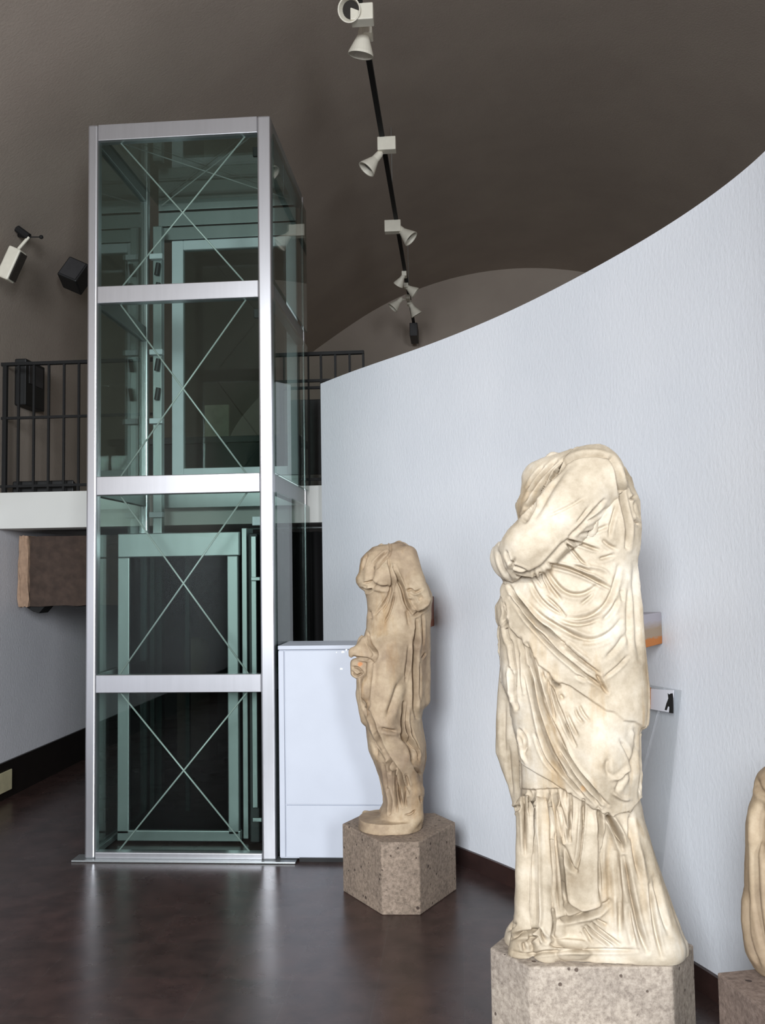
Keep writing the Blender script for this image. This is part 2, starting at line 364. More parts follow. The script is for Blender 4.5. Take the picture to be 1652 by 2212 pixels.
# the car standing at the lower floor
YC = 6.05
car = MB()
MB().box(-2.255, -1.43, YC, YC+.05, 1.875, 2.035).build('car_header', M['alu2'], lift, bevel=.006)
MB().box(-2.255, -2.175, YC, YC+.05, .06, 1.875).build('car_jamb', M['alu2'], lift, bevel=.006)
MB().box(-1.512, -1.44, YC, YC+.05, .06, 1.875).build('car_jamb', M['alu2'], lift, bevel=.006)
MB().box(-2.255, -1.43, YC, YC+.05, .015, .085).build('car_sill', M['alu2'], lift, bevel=.006)
MB().box(-2.175, -1.512, YC+.02, YC+.03, .085, 1.875).build('car_pane', M['carglass'], lift)
MB().box(-2.25, -1.45, YC+.06, 6.68, 2.0, 2.03).build('car_roof', M['dark'], lift)
MB().box(-2.25, -1.45, YC+.06, 6.68, .03, .06).build('car_floor', M['dark'], lift)
MB().box(-1.47, -1.45, YC+.06, 6.68, .06, 2.0).build('car_side_wall', M['dark'], lift)
for x in (-2.23, -1.97): MB().box(x, x+.03, 6.64, 6.68, .06, 2.0).build('car_back_post', M['alu2'], lift)
# drive mast at the right
ms = MB().box(-1.425, -1.39, 6.1, 6.3, .02, 2.06).build('drive_mast', M['alu2'], lift, bevel=.004)
MB().box(-1.36, -1.30, 6.02, 6.2, .02, 2.02).build('mast_channel', M['dark'], ms, bevel=.008)
MB().box(-1.335, -1.30, 5.98, 6.02, .25, 2.0).build('mast_strip', M['alu2'], ms, bevel=.004)
MB().box(-1.275, -1.23, 5.98, 6.16, .02, 2.05).build('mast_cover', M['black'], ms, bevel=.006)
for z in (1.72, 1.08, .18): MB().box(-1.33, -1.27, 5.955, 5.98, z-.012, z+.012).build('mast_bracket', M['alu2'], ms, bevel=.003)
MB().box(-1.268, -1.252, 5.972, 5.98, .5, .61).build('mast_label', M['paper'], ms)
MB().box(-1.33, -1.22, 6.0, 6.06, 2.07, 2.13).build('door_contact', M['white'], ms, bevel=.005)

# ------------------------------------------------------------------ white cabinet between lift and wall
cab = thing('white_cabinet', 'plain white metal cabinet with a panel seam filling the gap beside the lift', 'cabinet', (-.76, 5.87, 0))
MB().box(-1.102, -.42, 5.70, 6.06, .02, 1.28).build('body', M['cabinet'], cab, bevel=.004)
MB().box(-1.062, -.425, 5.686, 5.70, .345, 1.275).build('upper_panel', M['cabinet'], cab, bevel=.003)
MB().box(-1.062, -.425, 5.686, 5.70, .03, .338).build('lower_panel', M['cabinet'], cab, bevel=.003)
MB().box(-1.102, -1.068, 5.686, 5.70, .03, 1.275).build('edge_strip', M['cabinet'], cab, bevel=.003)
MB().box(-1.104, -.415, 5.682, 6.07, 1.282, 1.307).build('top_board', M['cabinet'], cab, bevel=.004)
MB().box(-.985, -.43, 5.70, 5.72, .0, .025).build('plinth', M['black'], cab)
for px, py, w, h in ((740, 1408, .026, .016), (748, 1404, .014, .02), (737, 1445, .02, .015), (727, 1409, .008, .008)):
    q = ony(px, py, 5.686); mb = MB(); n = 9
    lo = [(q[0]+w*.6*math.cos(t*2*math.pi/n)*random.uniform(.5, 1.1), 0, q[2]+h*.6*math.sin(t*2*math.pi/n)*random.uniform(.5, 1.1)) for t in range(n)]
    A = [mb.bm.verts.new((x, 5.6845, z)) for x, y, z in lo]; B = [mb.bm.verts.new((x, 5.6865, z)) for x, y, z in lo]
    for i in range(n): mb.bm.faces.new((A[i], A[(i+1) % n], B[(i+1) % n], B[i]))
    mb.bm.faces.new(A); mb.build('paint_chip', M['chip'], cab)

# curtain and rod in the passage between lift and partition end
cu = thing('door_curtain', 'black curtain closing the passage between the lift and the curved white wall', 'curtain', (-1.16, 7.3, 0))
mb = MB(); xs_ = np.linspace(-1.6, -.86, 60)
mb.grid([[(x, 7.3+.03*math.sin(x*70)+.01*math.sin(x*31), z) for x in xs_] for z in (.02, .7, 1.4, 2.08)]); ob = mb.build('cloth', M['curtain'], cu, smooth=True)
so = ob.modifiers.new('thickness', 'SOLIDIFY'); so.thickness = .006
MB().tube((-1.62, 7.24, 2.11), (-.84, 7.24, 2.11), .008, 10).build('rod', M['alu2'], cu)
for x in (-1.25, -1.0): MB().box(x-.008, x+.008, 7.2, 7.26, 2.07, 2.14).build('rod_bracket', M['iron'], cu)

# dark things up on the balcony
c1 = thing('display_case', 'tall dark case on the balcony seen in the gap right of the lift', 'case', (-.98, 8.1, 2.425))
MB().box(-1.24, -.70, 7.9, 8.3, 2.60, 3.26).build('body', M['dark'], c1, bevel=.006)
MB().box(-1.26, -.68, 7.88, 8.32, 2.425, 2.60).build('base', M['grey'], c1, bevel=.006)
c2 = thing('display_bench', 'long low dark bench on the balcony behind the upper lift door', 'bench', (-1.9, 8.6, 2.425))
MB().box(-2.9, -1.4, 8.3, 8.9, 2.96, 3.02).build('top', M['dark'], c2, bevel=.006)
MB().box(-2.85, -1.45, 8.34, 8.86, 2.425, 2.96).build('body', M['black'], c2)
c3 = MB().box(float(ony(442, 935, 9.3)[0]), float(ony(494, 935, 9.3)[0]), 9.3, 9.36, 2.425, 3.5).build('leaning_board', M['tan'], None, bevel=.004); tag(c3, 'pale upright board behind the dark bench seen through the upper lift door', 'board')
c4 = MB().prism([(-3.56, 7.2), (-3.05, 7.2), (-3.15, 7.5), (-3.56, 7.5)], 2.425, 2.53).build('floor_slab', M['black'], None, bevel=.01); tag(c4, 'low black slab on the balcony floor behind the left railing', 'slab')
# pale stone head fragment dimly seen through the car
hb = thing('portrait_bust', 'dim pale stone head on a block in the dark room behind the lift car', 'sculpture', (-2.52, 8.9, 0))
MB().box(-2.68, -2.36, 8.75, 9.05, 0, .80).build('block', M['tuff_dark'], hb, bevel=.01)
mb = MB(); bmesh.ops.create_icosphere(mb.bm, subdivisions=4, radius=1)
for v in mb.bm.verts:
    c = v.co; k = 1+.07*math.sin(5*c.x+1)*math.cos(4*c.z)+(.16*math.exp(-((c.x)**2+(c.z+.05)**2)*9) if c.y < 0 else 0)
    v.co = Vector((-2.52+c.x*.12*k, 8.9+c.y*.14*k, .98+c.z*.17*k))
mb.tube((-2.52, 8.9, .80), (-2.52, 8.9, .9), .09, 16, .07)
hm = marble('dim_yellow_marble', (214, 204, 172), (200, 188, 150), (170, 158, 124)); mb.build('head', hm, hb, smooth=True)

# ------------------------------------------------------------------ things on the left wall
rel = thing('stone_relief', 'brown carved stone block with a lit edge in paler colour fixed to the left wall under the balcony', 'relief', (-3.2, 7.45, 1.5))
def rough_box(mb, x0, x1, y0, y1, z0, z1, amp, seed):
    rs = random.Random(seed); bm2 = bmesh.new(); bmesh.ops.create_cube(bm2, size=1); bmesh.ops.subdivide_edges(bm2, edges=bm2.edges, cuts=7, use_grid_fill=True)
    vs = {}
    for v in bm2.verts:
        c = v.co; p = Vector(((x0+x1)/2+c.x*(x1-x0), (y0+y1)/2+c.y*(y1-y0), (z0+z1)/2+c.z*(z1-z0)))
        vs[v] = mb.bm.verts.new(p+Vector((rs.uniform(-amp, amp), rs.uniform(-amp, amp), rs.uniform(-amp, amp))))
    for f in bm2.faces: mb.bm.faces.new([vs[v] for v in f.verts])
    bm2.free(); return mb
rough_box(MB(), -3.47, -2.62, 7.30, 7.62, 1.52, 2.085, .006, 3).build('block', M['terra'], rel, bevel=0)
rough_box(MB(), -3.54, -3.455, 7.275, 7.62, 1.515, 2.09, .007, 5).build('lit_edge', M['terra_lit'], rel)
MB().box(-3.62, -3.50, 7.5, 7.6, 1.6, 2.04).build('mount', M['dark'], rel)
for x in (-3.42, -3.02):
    mb = MB(); A = [mb.bm.verts.new(p) for p in ((x-.08, 7.33, 1.515), (x+.08, 7.33, 1.515), (x+.03, 7.33, 1.46), (x-.02, 7.33, 1.475))]
    B = [mb.bm.verts.new((v.co.x, 7.5, v.co.z)) for v in A]
    for i in range(4): mb.bm.faces.new((A[i], A[(i+1) % 4], B[(i+1) % 4], B[i]))
    mb.bm.faces.new(A[::-1]); mb.bm.faces.new(B); mb.build('bracket', M['iron'], rel)
v0 = onx(0, 1660, XL+.02); v1 = onx(23, 1712, XL+.02)
oo = MB().box(XL+.02, XL+.032, 6.9, v1[1], .06, .22).build('wall_socket', M['cream'], None, bevel=.004); tag(oo, 'yellowed cream socket plate on the black dado of the left wall', 'socket')

p = vault_hit(52, 835)
wb = thing('wall_monitor', 'dark flat box mounted on the left wall behind the balcony railing', 'monitor', (p[0], p[1], p[2]))
xx = p[0]
y0_, y1_ = vault_hit(31, 830)[1], vault_hit(73, 830)[1]
MB().box(xx, xx+.10, y0_, y1_, p[2]-.19, p[2]+.2).build('housing', M['black'], wb, bevel=.01)
MB().box(xx+.10, xx+.106, y0_+.05, y1_-.05, p[2]-.0, p[2]+.17).build('screen', M['dark'], wb)
p = vault_hit(160, 590)
sp = thing('loudspeaker', 'dark box loudspeaker high on the left wall beside the lift frame', 'loudspeaker', tuple(p))
mx = Matrix.Translation(Vector(CP+(vault_hit(163, 596)-CP)*.955)) @ Matrix.Rotation(math.radians(25), 4, 'Y') @ Matrix.Rotation(math.radians(-20), 4, 'X')
MB().box(-.09, .09, -.10, .10, -.10, .10, mx).build('cabinet', M['black'], sp, bevel=.012)
MB().box(-.075, .075, -.106, -.10, -.085, .085, mx).build('grille', M['dark'], sp)
MB().tube(Vector(p)-Vector((.03, 0, 0)), mx @ Vector((0, 0, 0)), .015).build('bracket', M['iron'], sp)
p = vault_hit(50, 505)
fl = thing('wall_floodlight', 'white rectangular floodlight on a black arm high on the left wall', 'floodlight', tuple(p))
c = ony(24, 571, p[1]-.12); mid = ony(50, 508, p[1]-.07)
MB().tube(Vector(p)-Vector((.05, 0, 0)), Vector(mid), .022, 10).build('arm', M['iron'], fl)
a_, b_ = ony(36, 493, p[1]-.1), ony(62, 512, p[1]-.1)
MB().tube(a_, b_, .028, 10).build('knuckle', M['iron'], fl)
e_ = ony(89, 512, p[1]-.1); MB().tube(b_, e_, .005, 8).build('rod', M['iron'], fl)
mb = MB(); bmesh.ops.create_icosphere(mb.bm, subdivisions=2, radius=.016, matrix=Matrix.Translation(Vector(e_))); mb.build('knob', M['iron'], fl, smooth=True)
ax_ = (Vector(ony(32, 545, p[1]-.12))-Vector(ony(8, 598, p[1]-.12))).normalized(); ay_ = Vector((0, 1, 0)); ay_ = (ay_-ay_.dot(ax_)*ax_).normalized(); az_ = ax_.cross(ay_)
mx = Matrix.Translation(Vector(c)) @ Matrix((ax_, ay_, az_)).transposed().to_4x4()
MB().box(-.125, .125, -.05, .06, -.05, .05, mx).build('housing', M['lampwhite'], fl, bevel=.012)
MB().box(-.11, .11, -.04, .05, -.062, -.05, mx).build('lens', M['lens'], fl)
MB().tube(b_, mx @ Vector((.12, 0, 0)), .012, 8).build('yoke', M['lampwhite'], fl)

# ------------------------------------------------------------------ ceiling track and its spotlights
ZT = float(ony(895.8, 712.5, 14.2)[2])
t0, t1 = onz(775, 0, ZT), onz(895.8, 712.5, ZT); t0 = t0+(t0-t1)/np.linalg.norm(t0-t1)*1.0
tr = thing('lighting_track', 'long thin black lighting track hung below the vault', 'lighting track', tuple((t0+t1)/2))
dv = Vector(t1-t0).normalized(); q = dv.to_track_quat('Y', 'Z').to_matrix().to_4x4()
MB().box(-.02, .02, 0, (Vector(t1)-Vector(t0)).length, -.022, .022, Matrix.Translation(Vector(t0)) @ q).build('rail', M['iron'], tr)
for f in (.12, .45, .8):
    s_ = Vector(t0).lerp(Vector(t1), f); MB().tube(s_, (s_.x, s_.y, vault_z(s_.x)+.02), .004, 6).build('hanger', M['grey'], tr)
e = Vector(t1); MB().box(e.x-.06, e.x+.06, e.y-.5, e.y+.02, e.z-.22, e.z-.02).build('end_feed_box', M['dark'], tr, bevel=.01)
def aim(v):
    v = Vector(v).normalized(); return v.to_track_quat('Z', 'Y').to_matrix().to_4x4()
def spot(label, attach, head, direction, boxed=True, s=1., boxoff=(0, 0), group='spotlights on the ceiling track'):
    """attach: pixel on the track; head: pixel of the lamp's middle; direction: where the mouth points"""
    A = Vector(onz(attach[0], attach[1], ZT-.03)); d = ray(*head); Hd = Vector(CP+d*(A.y/d[1])); D = Vector(direction).normalized()
    r = thing('track_spotlight', label, 'spotlight', tuple(A), group)
    if boxed: MB().box(A.x-.075*s, A.x+.075*s, A.y-.045, A.y+.05, A.z-.10*s, A.z+.012).build('adapter_box', M['lampwhite'], r, bevel=.006)
    else: MB().box(A.x-.03, A.x+.03, A.y-.06, A.y+.06, A.z-.05, A.z+.012).build('adapter', M['lampwhite'], r, bevel=.006)
    mx = Matrix.Translation(Hd) @ aim(D)
    MB().lathe([(.022*s, -.11*s), (.03*s, -.09*s), (.034*s, -.03*s), (.075*s, .07*s), (.078*s, .085*s), (.07*s, .085*s), (.055*s, .04*s)], mx).build('shade', M['lampwhite'], r, smooth=False)
    MB().lathe([(.054*s, .036*s), (.058*s, .045*s)], mx).build('lens', M['lens'], r)
    MB().tube(A-Vector((0, 0, .04)), Hd-D*.08*s, .011*s, 8).build('stem', M['lampwhite'], r)
spot('white spotlight showing its dark round lens at the top edge of the picture', (782, 18), (762, 22), (-.25, -1, -.55), True, 1.0)
spot('white cone spotlight pointing down, just below the one showing its dark lens', (795, 66), (783, 88), (-.18, .2, -1), False, 1.15)
spot('white cone spotlight tilted down to the left under a square adapter box', (835, 302), (805, 350), (-.65, -.15, -.8), True, 1.05)
spot('white cone spotlight tilted down to the right beside a small adapter box', (848, 480), (874, 504), (.75, -.1, -.75), True, 1.15)
spot('topmost of the cluster of small dim spotlights over the far arch', (873, 590), (866, 605), (-.5, .4, -.7), False, .85)
spot('dim spotlight in the far cluster, tilted to the right', (877, 615), (886, 625), (.8, .1, -.6), False, 1.0)
spot('dim spotlight in the far cluster, leaning far left of the track', (881, 640), (857, 656), (-.7, -.1, -.75), False, 1.0)
spot('lowest of the dim spotlights in the far cluster', (884, 652), (893, 668), (.5, .2, -.9), False, 1.05)

# ------------------------------------------------------------------ sculpting tools
def surface_nets(Fd, org, h):
    S = Fd < 0; nx, ny, nz = Fd.shape
    c = np.zeros((nx-1, ny-1, nz-1), np.int16)
    for i in (0, 1):
        for j in (0, 1):
            for k in (0, 1): c += S[i:nx-1+i, j:ny-1+j, k:nz-1+k]
    act = (c > 0) & (c < 8); idx = np.argwhere(act); ids = -np.ones(act.shape, np.int64); ids[act] = np.arange(len(idx))
    I, J, K = idx.T; acc = np.zeros((len(idx), 3)); cnt = np.zeros(len(idx))
    cor = [(i, j, k) for i in (0, 1) for j in (0, 1) for k in (0, 1)]
    for a in cor:
        for b in cor:
            if sum(b)-sum(a) == 1 and sum(abs(x-y) for x, y in zip(a, b)) == 1:
                fa_ = Fd[I+a[0], J+a[1], K+a[2]]; fb_ = Fd[I+b[0], J+b[1], K+b[2]]; m = (fa_ < 0) != (fb_ < 0)
                t = np.where(m, fa_/np.where(m, fa_-fb_, 1), 0)
                acc[m] += (np.array(a)+np.outer(t, np.array(b)-np.array(a)))[m]; cnt[m] += 1
    V = (idx+acc/cnt[:, None])*h+org
    Q = []
    for axis in range(3):
        sl0 = [slice(None)]*3; sl1 = [slice(None)]*3; sl0[axis] = slice(0, -1); sl1[axis] = slice(1, None)
        A_, B_ = S[tuple(sl0)], S[tuple(sl1)]; o1, o2 = [a for a in range(3) if a != axis]
        m = A_ != B_; e = np.argwhere(m); fl = A_[m]
        ok = (e[:, o1] > 0) & (e[:, o2] > 0) & (e[:, o1] < Fd.shape[o1]-1) & (e[:, o2] < Fd.shape[o2]-1); e, fl = e[ok], fl[ok]
        def cell(d1, d2):
            x = e.copy(); x[:, o1] -= d1; x[:, o2] -= d2; return ids[x[:, 0], x[:, 1], x[:, 2]]
        q = np.stack([cell(1, 1), cell(0, 1), cell(0, 0), cell(1, 0)], 1)
        flip = fl if axis != 1 else ~fl
        q[~flip] = q[~flip][:, ::-1]; Q.append(q)
    return V, np.concatenate(Q)
def normals(V, Q):
    n = np.cross(V[Q[:, 2]]-V[Q[:, 0]], V[Q[:, 3]]-V[Q[:, 1]]); N = np.zeros_like(V)
    for i in range(4):
        for a in range(3): N[:, a] += np.bincount(Q[:, i], n[:, a], len(V))
    return N/np.maximum(np.linalg.norm(N, axis=1), 1e-9)[:, None]
def smooth_mesh(V, Q, it):
    e = np.concatenate([Q[:, [0, 1]], Q[:, [1, 2]], Q[:, [2, 3]], Q[:, [3, 0]]]); deg = np.bincount(e[:, 0], minlength=len(V))+np.bincount(e[:, 1], minlength=len(V))
    for _ in range(it):
        A = np.stack([np.bincount(e[:, 0], V[e[:, 1], a], len(V))+np.bincount(e[:, 1], V[e[:, 0], a], len(V)) for a in range(3)], 1)/deg[:, None]; V = .5*V+.5*A
    return V
def smin(a, b, k):
    h = np.clip(.5+.5*(b-a)/k, 0, 1); return b*(1-h)+a*h-k*h*(1-h)
def sstep(x): x = np.clip(x, 0, 1); return x*x*(3-2*x)
def polydist(P, line):
    best = np.full(len(P), 1e9); along = np.zeros(len(P)); L = np.array(line, float); cum = np.r_[0, np.cumsum(np.hypot(*np.diff(L, axis=0).T))]
    for a, b, s0, s1 in zip(L[:-1], L[1:], cum[:-1], cum[1:]):
        ab = b-a; t = np.clip(((P-a)@ab)/max(ab@ab, 1e-9), 0, 1); d = np.hypot(*(P-a-t[:, None]*ab).T); m = d < best; best[m] = d[m]; along[m] = (s0+t*(s1-s0))[m]
    return best, along, cum[-1]
def inpoly(P, poly):
    r = np.zeros(len(P), bool); p = np.array(poly, float); x, y = P.T
    for (x0, y0), (x1, y1) in zip(p, np.roll(p, -1, 0)):
        m = ((y0 > y) != (y1 > y)) & (x < (x1-x0)*(y-y0)/((y1-y0) if y1 != y0 else 1e-9)+x0); r ^= m
    return r
def curve_smooth(pts, it=2):
    P = [np.array(p, float) for p in pts]
    for _ in range(it):
        if len(P) < 3: break
        Qn = [P[0]]
        for a, b in zip(P, P[1:]): Qn += [.75*a+.25*b, .25*a+.75*b]
        P = Qn+[P[-1]]
    return P
class Statue:
    """C0: middle of the foot on the pedestal. Shapes are laid out in the figure's own upright plane (u across, v into depth, z up)."""
    def __init__(s, C0, h):
        s.C0 = np.array(C0, float); n = np.array([C0[0], C0[1], 0]); s.v = n/np.linalg.norm(n); s.u = np.array([s.v[1], -s.v[0], 0]); s.h = h; s.gain = 1.
    def uz(s, px, py):
        d = ray(px, py); t = ((s.C0-CP)@s.v)/(d@s.v); q = CP+d*t-s.C0; return q@s.u, q[2]
    def setup(s, L, R, v0=-.34, v1=.34):
        a = [s.uz(*p) for p in L+R]; us = [x[0] for x in a]; zs = [x[1] for x in a]; h = s.h
        s.org = np.array([min(us)-.05, v0, -.02]); s.n = [int((max(us)-min(us)+.1)/h)+1, int((v1-v0)/h)+1, int((max(zs)+.09)/h)+1]
        s.U, s.V, s.Z = [(s.org[i]+h*np.arange(s.n[i])).astype(np.float32) for i in range(3)]; s.F = None
    def add(s, D, k):
        s.F = D if s.F is None else smin(s.F, D, k)
    def loft(s, L, R, bt, k=.03, p=2.2, vt=None, ztop=None, zbot=0.):
        l = np.array(sorted([s.uz(*q) for q in L], key=lambda a: a[1])); r = np.array(sorted([s.uz(*q) for q in R], key=lambda a: a[1]))
        Z = s.Z; xl, xr = np.interp(Z, l[:, 1], l[:, 0]), np.interp(Z, r[:, 1], r[:, 0]); cx = s.uz(*R[0])[0]
        bz = np.array(sorted([(s.uz(q[0] if len(q) > 2 else (L[0][0]), q[-2])[1], q[-1]) for q in bt])); b = np.interp(Z, bz[:, 0], bz[:, 1])
        vc = np.zeros_like(Z)
        if vt is not None:
            vz = np.array(sorted([(s.uz(L[0][0], q[0])[1], q[1]) for q in vt])); vc = np.interp(Z, vz[:, 0], vz[:, 1])
        a = np.maximum((xr-xl)/2, .004); c = (xr+xl)/2; b = np.minimum(b, a*1.25)
        q = (np.abs((s.U[:, None, None]-c)/a)**p+np.abs((s.V[None, :, None]-vc)/b)**p)**(1/p)-1
        D = (q*np.minimum(a, b)).astype(np.float32); top = min(l[-1, 1], r[-1, 1]) if ztop is None else ztop
        D = np.maximum(D, (Z-top)[None, None, :]); bot = max(l[0, 1], r[0, 1]) if zbot is None else zbot
        D = np.maximum(D, (bot-Z)[None, None, :]); s.add(D.astype(np.float32), k)
    def capsule(s, pts, k=.03):
        """pts: (px, py, v, radius)"""
        P = [(np.array([*s.uz(a, b)]), v, r) for a, b, v, r in pts]
        for (a, va, ra), (b, vb, rb) in zip(P, P[1:]):
            A = np.array([a[0], va, a[1]]); B = np.array([b[0], vb, b[1]]); ab = B-A
            X, Y, Zz = s.U[:, None, None]-A[0], s.V[None, :, None]-A[1], s.Z[None, None, :]-A[2]
            t = np.clip((X*ab[0]+Y*ab[1]+Zz*ab[2])/(ab@ab), 0, 1)
            D = np.sqrt((X-t*ab[0])**2+(Y-t*ab[1])**2+(Zz-t*ab[2])**2)-(ra+t*(rb-ra)); s.add(D.astype(np.float32), k)
    def ellipsoid(s, px, py, v, r, k=.04):
        a = s.uz(px, py); X, Y, Zz = (s.U[:, None, None]-a[0])/r[0], (s.V[None, :, None]-v)/r[1], (s.Z[None, None, :]-a[1])/r[2]
        s.add(((np.sqrt(X*X+Y*Y+Zz*Zz)-1)*min(r)).astype(np.float32), k)
    def mesh(s, it=2):
        s.F = np.maximum(s.F, (0.-s.Z)[None, None, :])
        s.F[[0, -1]] = 1; s.F[:, [0, -1]] = 1; s.F[:, :, [0, -1]] = 1
        Vl, s.Q = surface_nets(s.F, s.org, s.h); Vl = smooth_mesh(Vl, s.Q, it); s.F = None
        s.W = s.C0+Vl[:, :1]*s.u+Vl[:, 1:2]*s.v+Vl[:, 2:3]*np.array([0, 0, 1.]); s.prep(); return s
    def refine(s):
        n = len(s.W); e = np.sort(np.concatenate([s.Q[:, [i, (i+1) % 4]] for i in range(4)]), 1); key = e[:, 0].astype(np.int64)*n+e[:, 1]
        uq, inv = np.unique(key, return_inverse=True); mid = (s.W[uq//n]+s.W[uq % n])/2; m = len(s.Q); ie = n+inv.reshape(4, m).T; ic = n+len(uq)+np.arange(m)
        V = np.concatenate([s.W, mid, s.W[s.Q].mean(1)])
        s.Q = np.concatenate([np.stack([s.Q[:, i], ie[:, i], ic, ie[:, (i+3) % 4]], 1) for i in range(4)]); s.W = smooth_mesh(V, s.Q, 1); s.prep()
    def prep(s):
        s.N = normals(s.W, s.Q); vd = CP-s.W; vd /= np.linalg.norm(vd, axis=1)[:, None]; s.face = np.einsum('ij,ij->i', s.N, vd); s.P = proj(s.W); s.D = np.zeros(len(s.W))
    def stroke(s, amp, w, pts, rim=.22):
        w *= 1.2
        pts = curve_smooth(pts); a = np.array(pts); lo, hi = a.min(0)-4*w, a.max(0)+4*w
        m = np.where((s.P[:, 0] > lo[0]) & (s.P[:, 0] < hi[0]) & (s.P[:, 1] > lo[1]) & (s.P[:, 1] < hi[1]) & (s.face > .02))[0]
        if not len(m): return
        d, t, L = polydist(s.P[m], pts); e = np.minimum(t, L-t)/max(L*.22, 1.); tp = .25+.75*sstep(e)
        g = np.exp(-(d/w)**2)-rim*np.exp(-((d-2.1*w)/(1.1*w))**2); s.D[m] += amp*(.0026 if amp < -11.5 else .0021 if amp < 0 else .0016)*s.gain*g*tp*sstep(s.face[m]*4)
    def bump(s, amp, px, py, rx, ry, ang=0.):
        dx, dy = s.P[:, 0]-px, s.P[:, 1]-py; ca, sa = math.cos(ang), math.sin(ang); X = (dx*ca+dy*sa)/rx; Y = (-dx*sa+dy*ca)/ry
        s.D += amp*.001*np.exp(-(X*X+Y*Y)*1.2)*sstep(s.face*3)
    def layer(s, amp, edges, poly):
        ins = inpoly(s.P, poly); k = 1.
        for w, e in edges:
            d, _, _ = polydist(s.P, e); k = k*sstep(.5+.5*np.where(ins, d, -d)/w)
        s.D += amp*.001*k*sstep(s.face*2.4)
    def back_folds(s, amp, n, seed):
        rel = s.W-s.C0; th = np.arctan2(rel@s.v, rel@s.u); rs = np.random.RandomState(seed); z = rel[:, 2]; f = 0
        for k in range(4): f = f+np.sin(th*(n+3*k)+rs.uniform(0, 6)+(1.2+.6*k)*np.sin(z*2.5+rs.uniform(0, 6)))/(1+.5*k)
        s.D += amp*.001*f*sstep(-s.face*3+.1)
    def rough(s, amp, seed):
        rs = np.random.RandomState(seed); f = 0; W_ = s.W-s.C0
        for k in range(10):
            kv = rs.normal(size=3)*(14+9*k); f = f+np.sin(W_@kv+rs.uniform(0, 6))/(1+.25*k)
        s.D += amp*.001*f*.4
    def apply(s, lim=.03):
        D = np.clip(s.D, -lim, lim); s.W = s.W+s.N*D[:, None]; s.prep()
    def build(s, name, mat, sm=1):
        Vw = smooth_mesh(s.W, s.Q, sm+1)-s.C0; Vw[:, 2] = np.maximum(Vw[:, 2], 0)
        me = bpy.data.meshes.new(name); nq = len(s.Q); me.vertices.add(len(Vw)); me.vertices.foreach_set('co', Vw.astype(np.float32).ravel())
        me.loops.add(nq*4); me.loops.foreach_set('vertex_index', s.Q.astype(np.int32).ravel()); me.polygons.add(nq)
        me.polygons.foreach_set('loop_start', (np.arange(nq)*4).astype(np.int32)); me.update(calc_edges=True); me.validate()
        o = link(name, me, mat, None, True); o.location = Vector(s.C0); return o
def zc(org, sc):
    return lambda pts: [(org[0]+x/sc, org[1]+y/sc) for x, y in pts]
def pedestal(name, label, pts, h, mat):
    c = np.mean(np.array(pts), 0); mb = MB()
    mb.prism(pts, 0, h); o = mb.build(name, mat, None, bevel=.006); return tag(o, label, 'pedestal')

# ------------------------------------------------------------------ the large draped statue
HB = .45
pedestal('stone_pedestal', 'large beige stone pedestal under the big draped statue at the bottom edge', [(.09, 3.307), (.212, 3.154), (.678, 3.177), (.791, 3.358), (.66, 3.55), (.20, 3.52)], HB, M['tuff_light'])
ZA, ZBB, ZCC, ZD = zc((1100, 950), 5.507), zc((1050, 1150), 4.589), zc((1050, 1450), 4.589), zc((1050, 1720), 3.671)
S = Statue((.447, 3.345, HB), .0043)
Lb = [(1266, 966), (1238, 970), (1216, 984.5), (1187, 999), (1154.5, 1010), (1142.7, 1017), (1134.5, 1030), (1136, 1048), (1132.7, 1073.5), (1121, 1093), (1125.4, 1110), (1129, 1122.5), (1130, 1140.7), (1127, 1155), (1118, 1170), (1100, 1178), (1078, 1189), (1068.5, 1207), (1072, 1230.6), (1083, 1246), (1094, 1259), (1090, 1274), (1087, 1292), (1077, 1311), (1079.4, 1340), (1085, 1350), (1084, 1379), (1083, 1411), (1086, 1472), (1103, 1515), (1111, 1563), (1121, 1602), (1124, 1640), (1126, 1700), (1123, 1800), (1122, 1883), (1120, 1912), (1117, 1950), (1111, 1984), (1092, 2010), (1089, 2025), (1091, 2042)]
Rb = [(1268, 966), (1278, 966), (1299.7, 973.6), (1321.5, 984.5), (1341.5, 1004.5), (1354, 1019), (1365, 1039), (1370.6, 1059), (1379.6, 1082.6), (1381.5, 1100.7), (1385, 1146), (1383, 1177), (1376, 1204), (1376, 1222), (1381, 1259), (1386.7, 1324), (1391, 1379), (1394, 1433), (1398.7, 1475), (1399.8, 1515), (1396.5, 1558), (1387, 1578), (1387, 1607), (1389, 1646), (1389, 1711), (1393, 1762), (1401, 1804), (1412, 1851), (1426, 1911), (1437, 1965), (1446, 1998), (1464, 2026), (1469, 2045)]
ins = lambda y, d: d*float(np.interp(y, [1250, 1275], [1, 0]))
dy = lambda y: float(np.interp(y, [966, 975, 990, 1000], [12, 10, 3, 0]))
Lb = [(x+ins(y, 13)*(.35 if y < 1170 else 1), y+dy(y)) for x, y in Lb]; Rb = [(x-float(np.interp(y, [1560, 1580, 1740, 1780], [14, 9, 9, 0])), y+dy(y)) for x, y in Rb]
S.setup(Lb+[(1062, 1600)], Rb)
S.loft(Lb, Rb, [(966, .03), (985, .085), (1010, .12), (1060, .145), (1150, .16), (1400, .165), (1600, .175), (1750, .165), (1900, .155), (1985, .15), (2045, .155)], p=2.3)
S.loft([(1110, 1290), (1092, 1330), (1082, 1400), (1076, 1444), (1071, 1499), (1067.4, 1548), (1066, 1635), (1078, 1668), (1093.6, 1707), (1104.5, 1753), (1122, 1803)], [(1240, 1290), (1240, 1600), (1230, 1803)], [(1290, .05), (1400, .07), (1803, .06)], k=.02, vt=[(1290, .07), (1803, .08)], zbot=None)
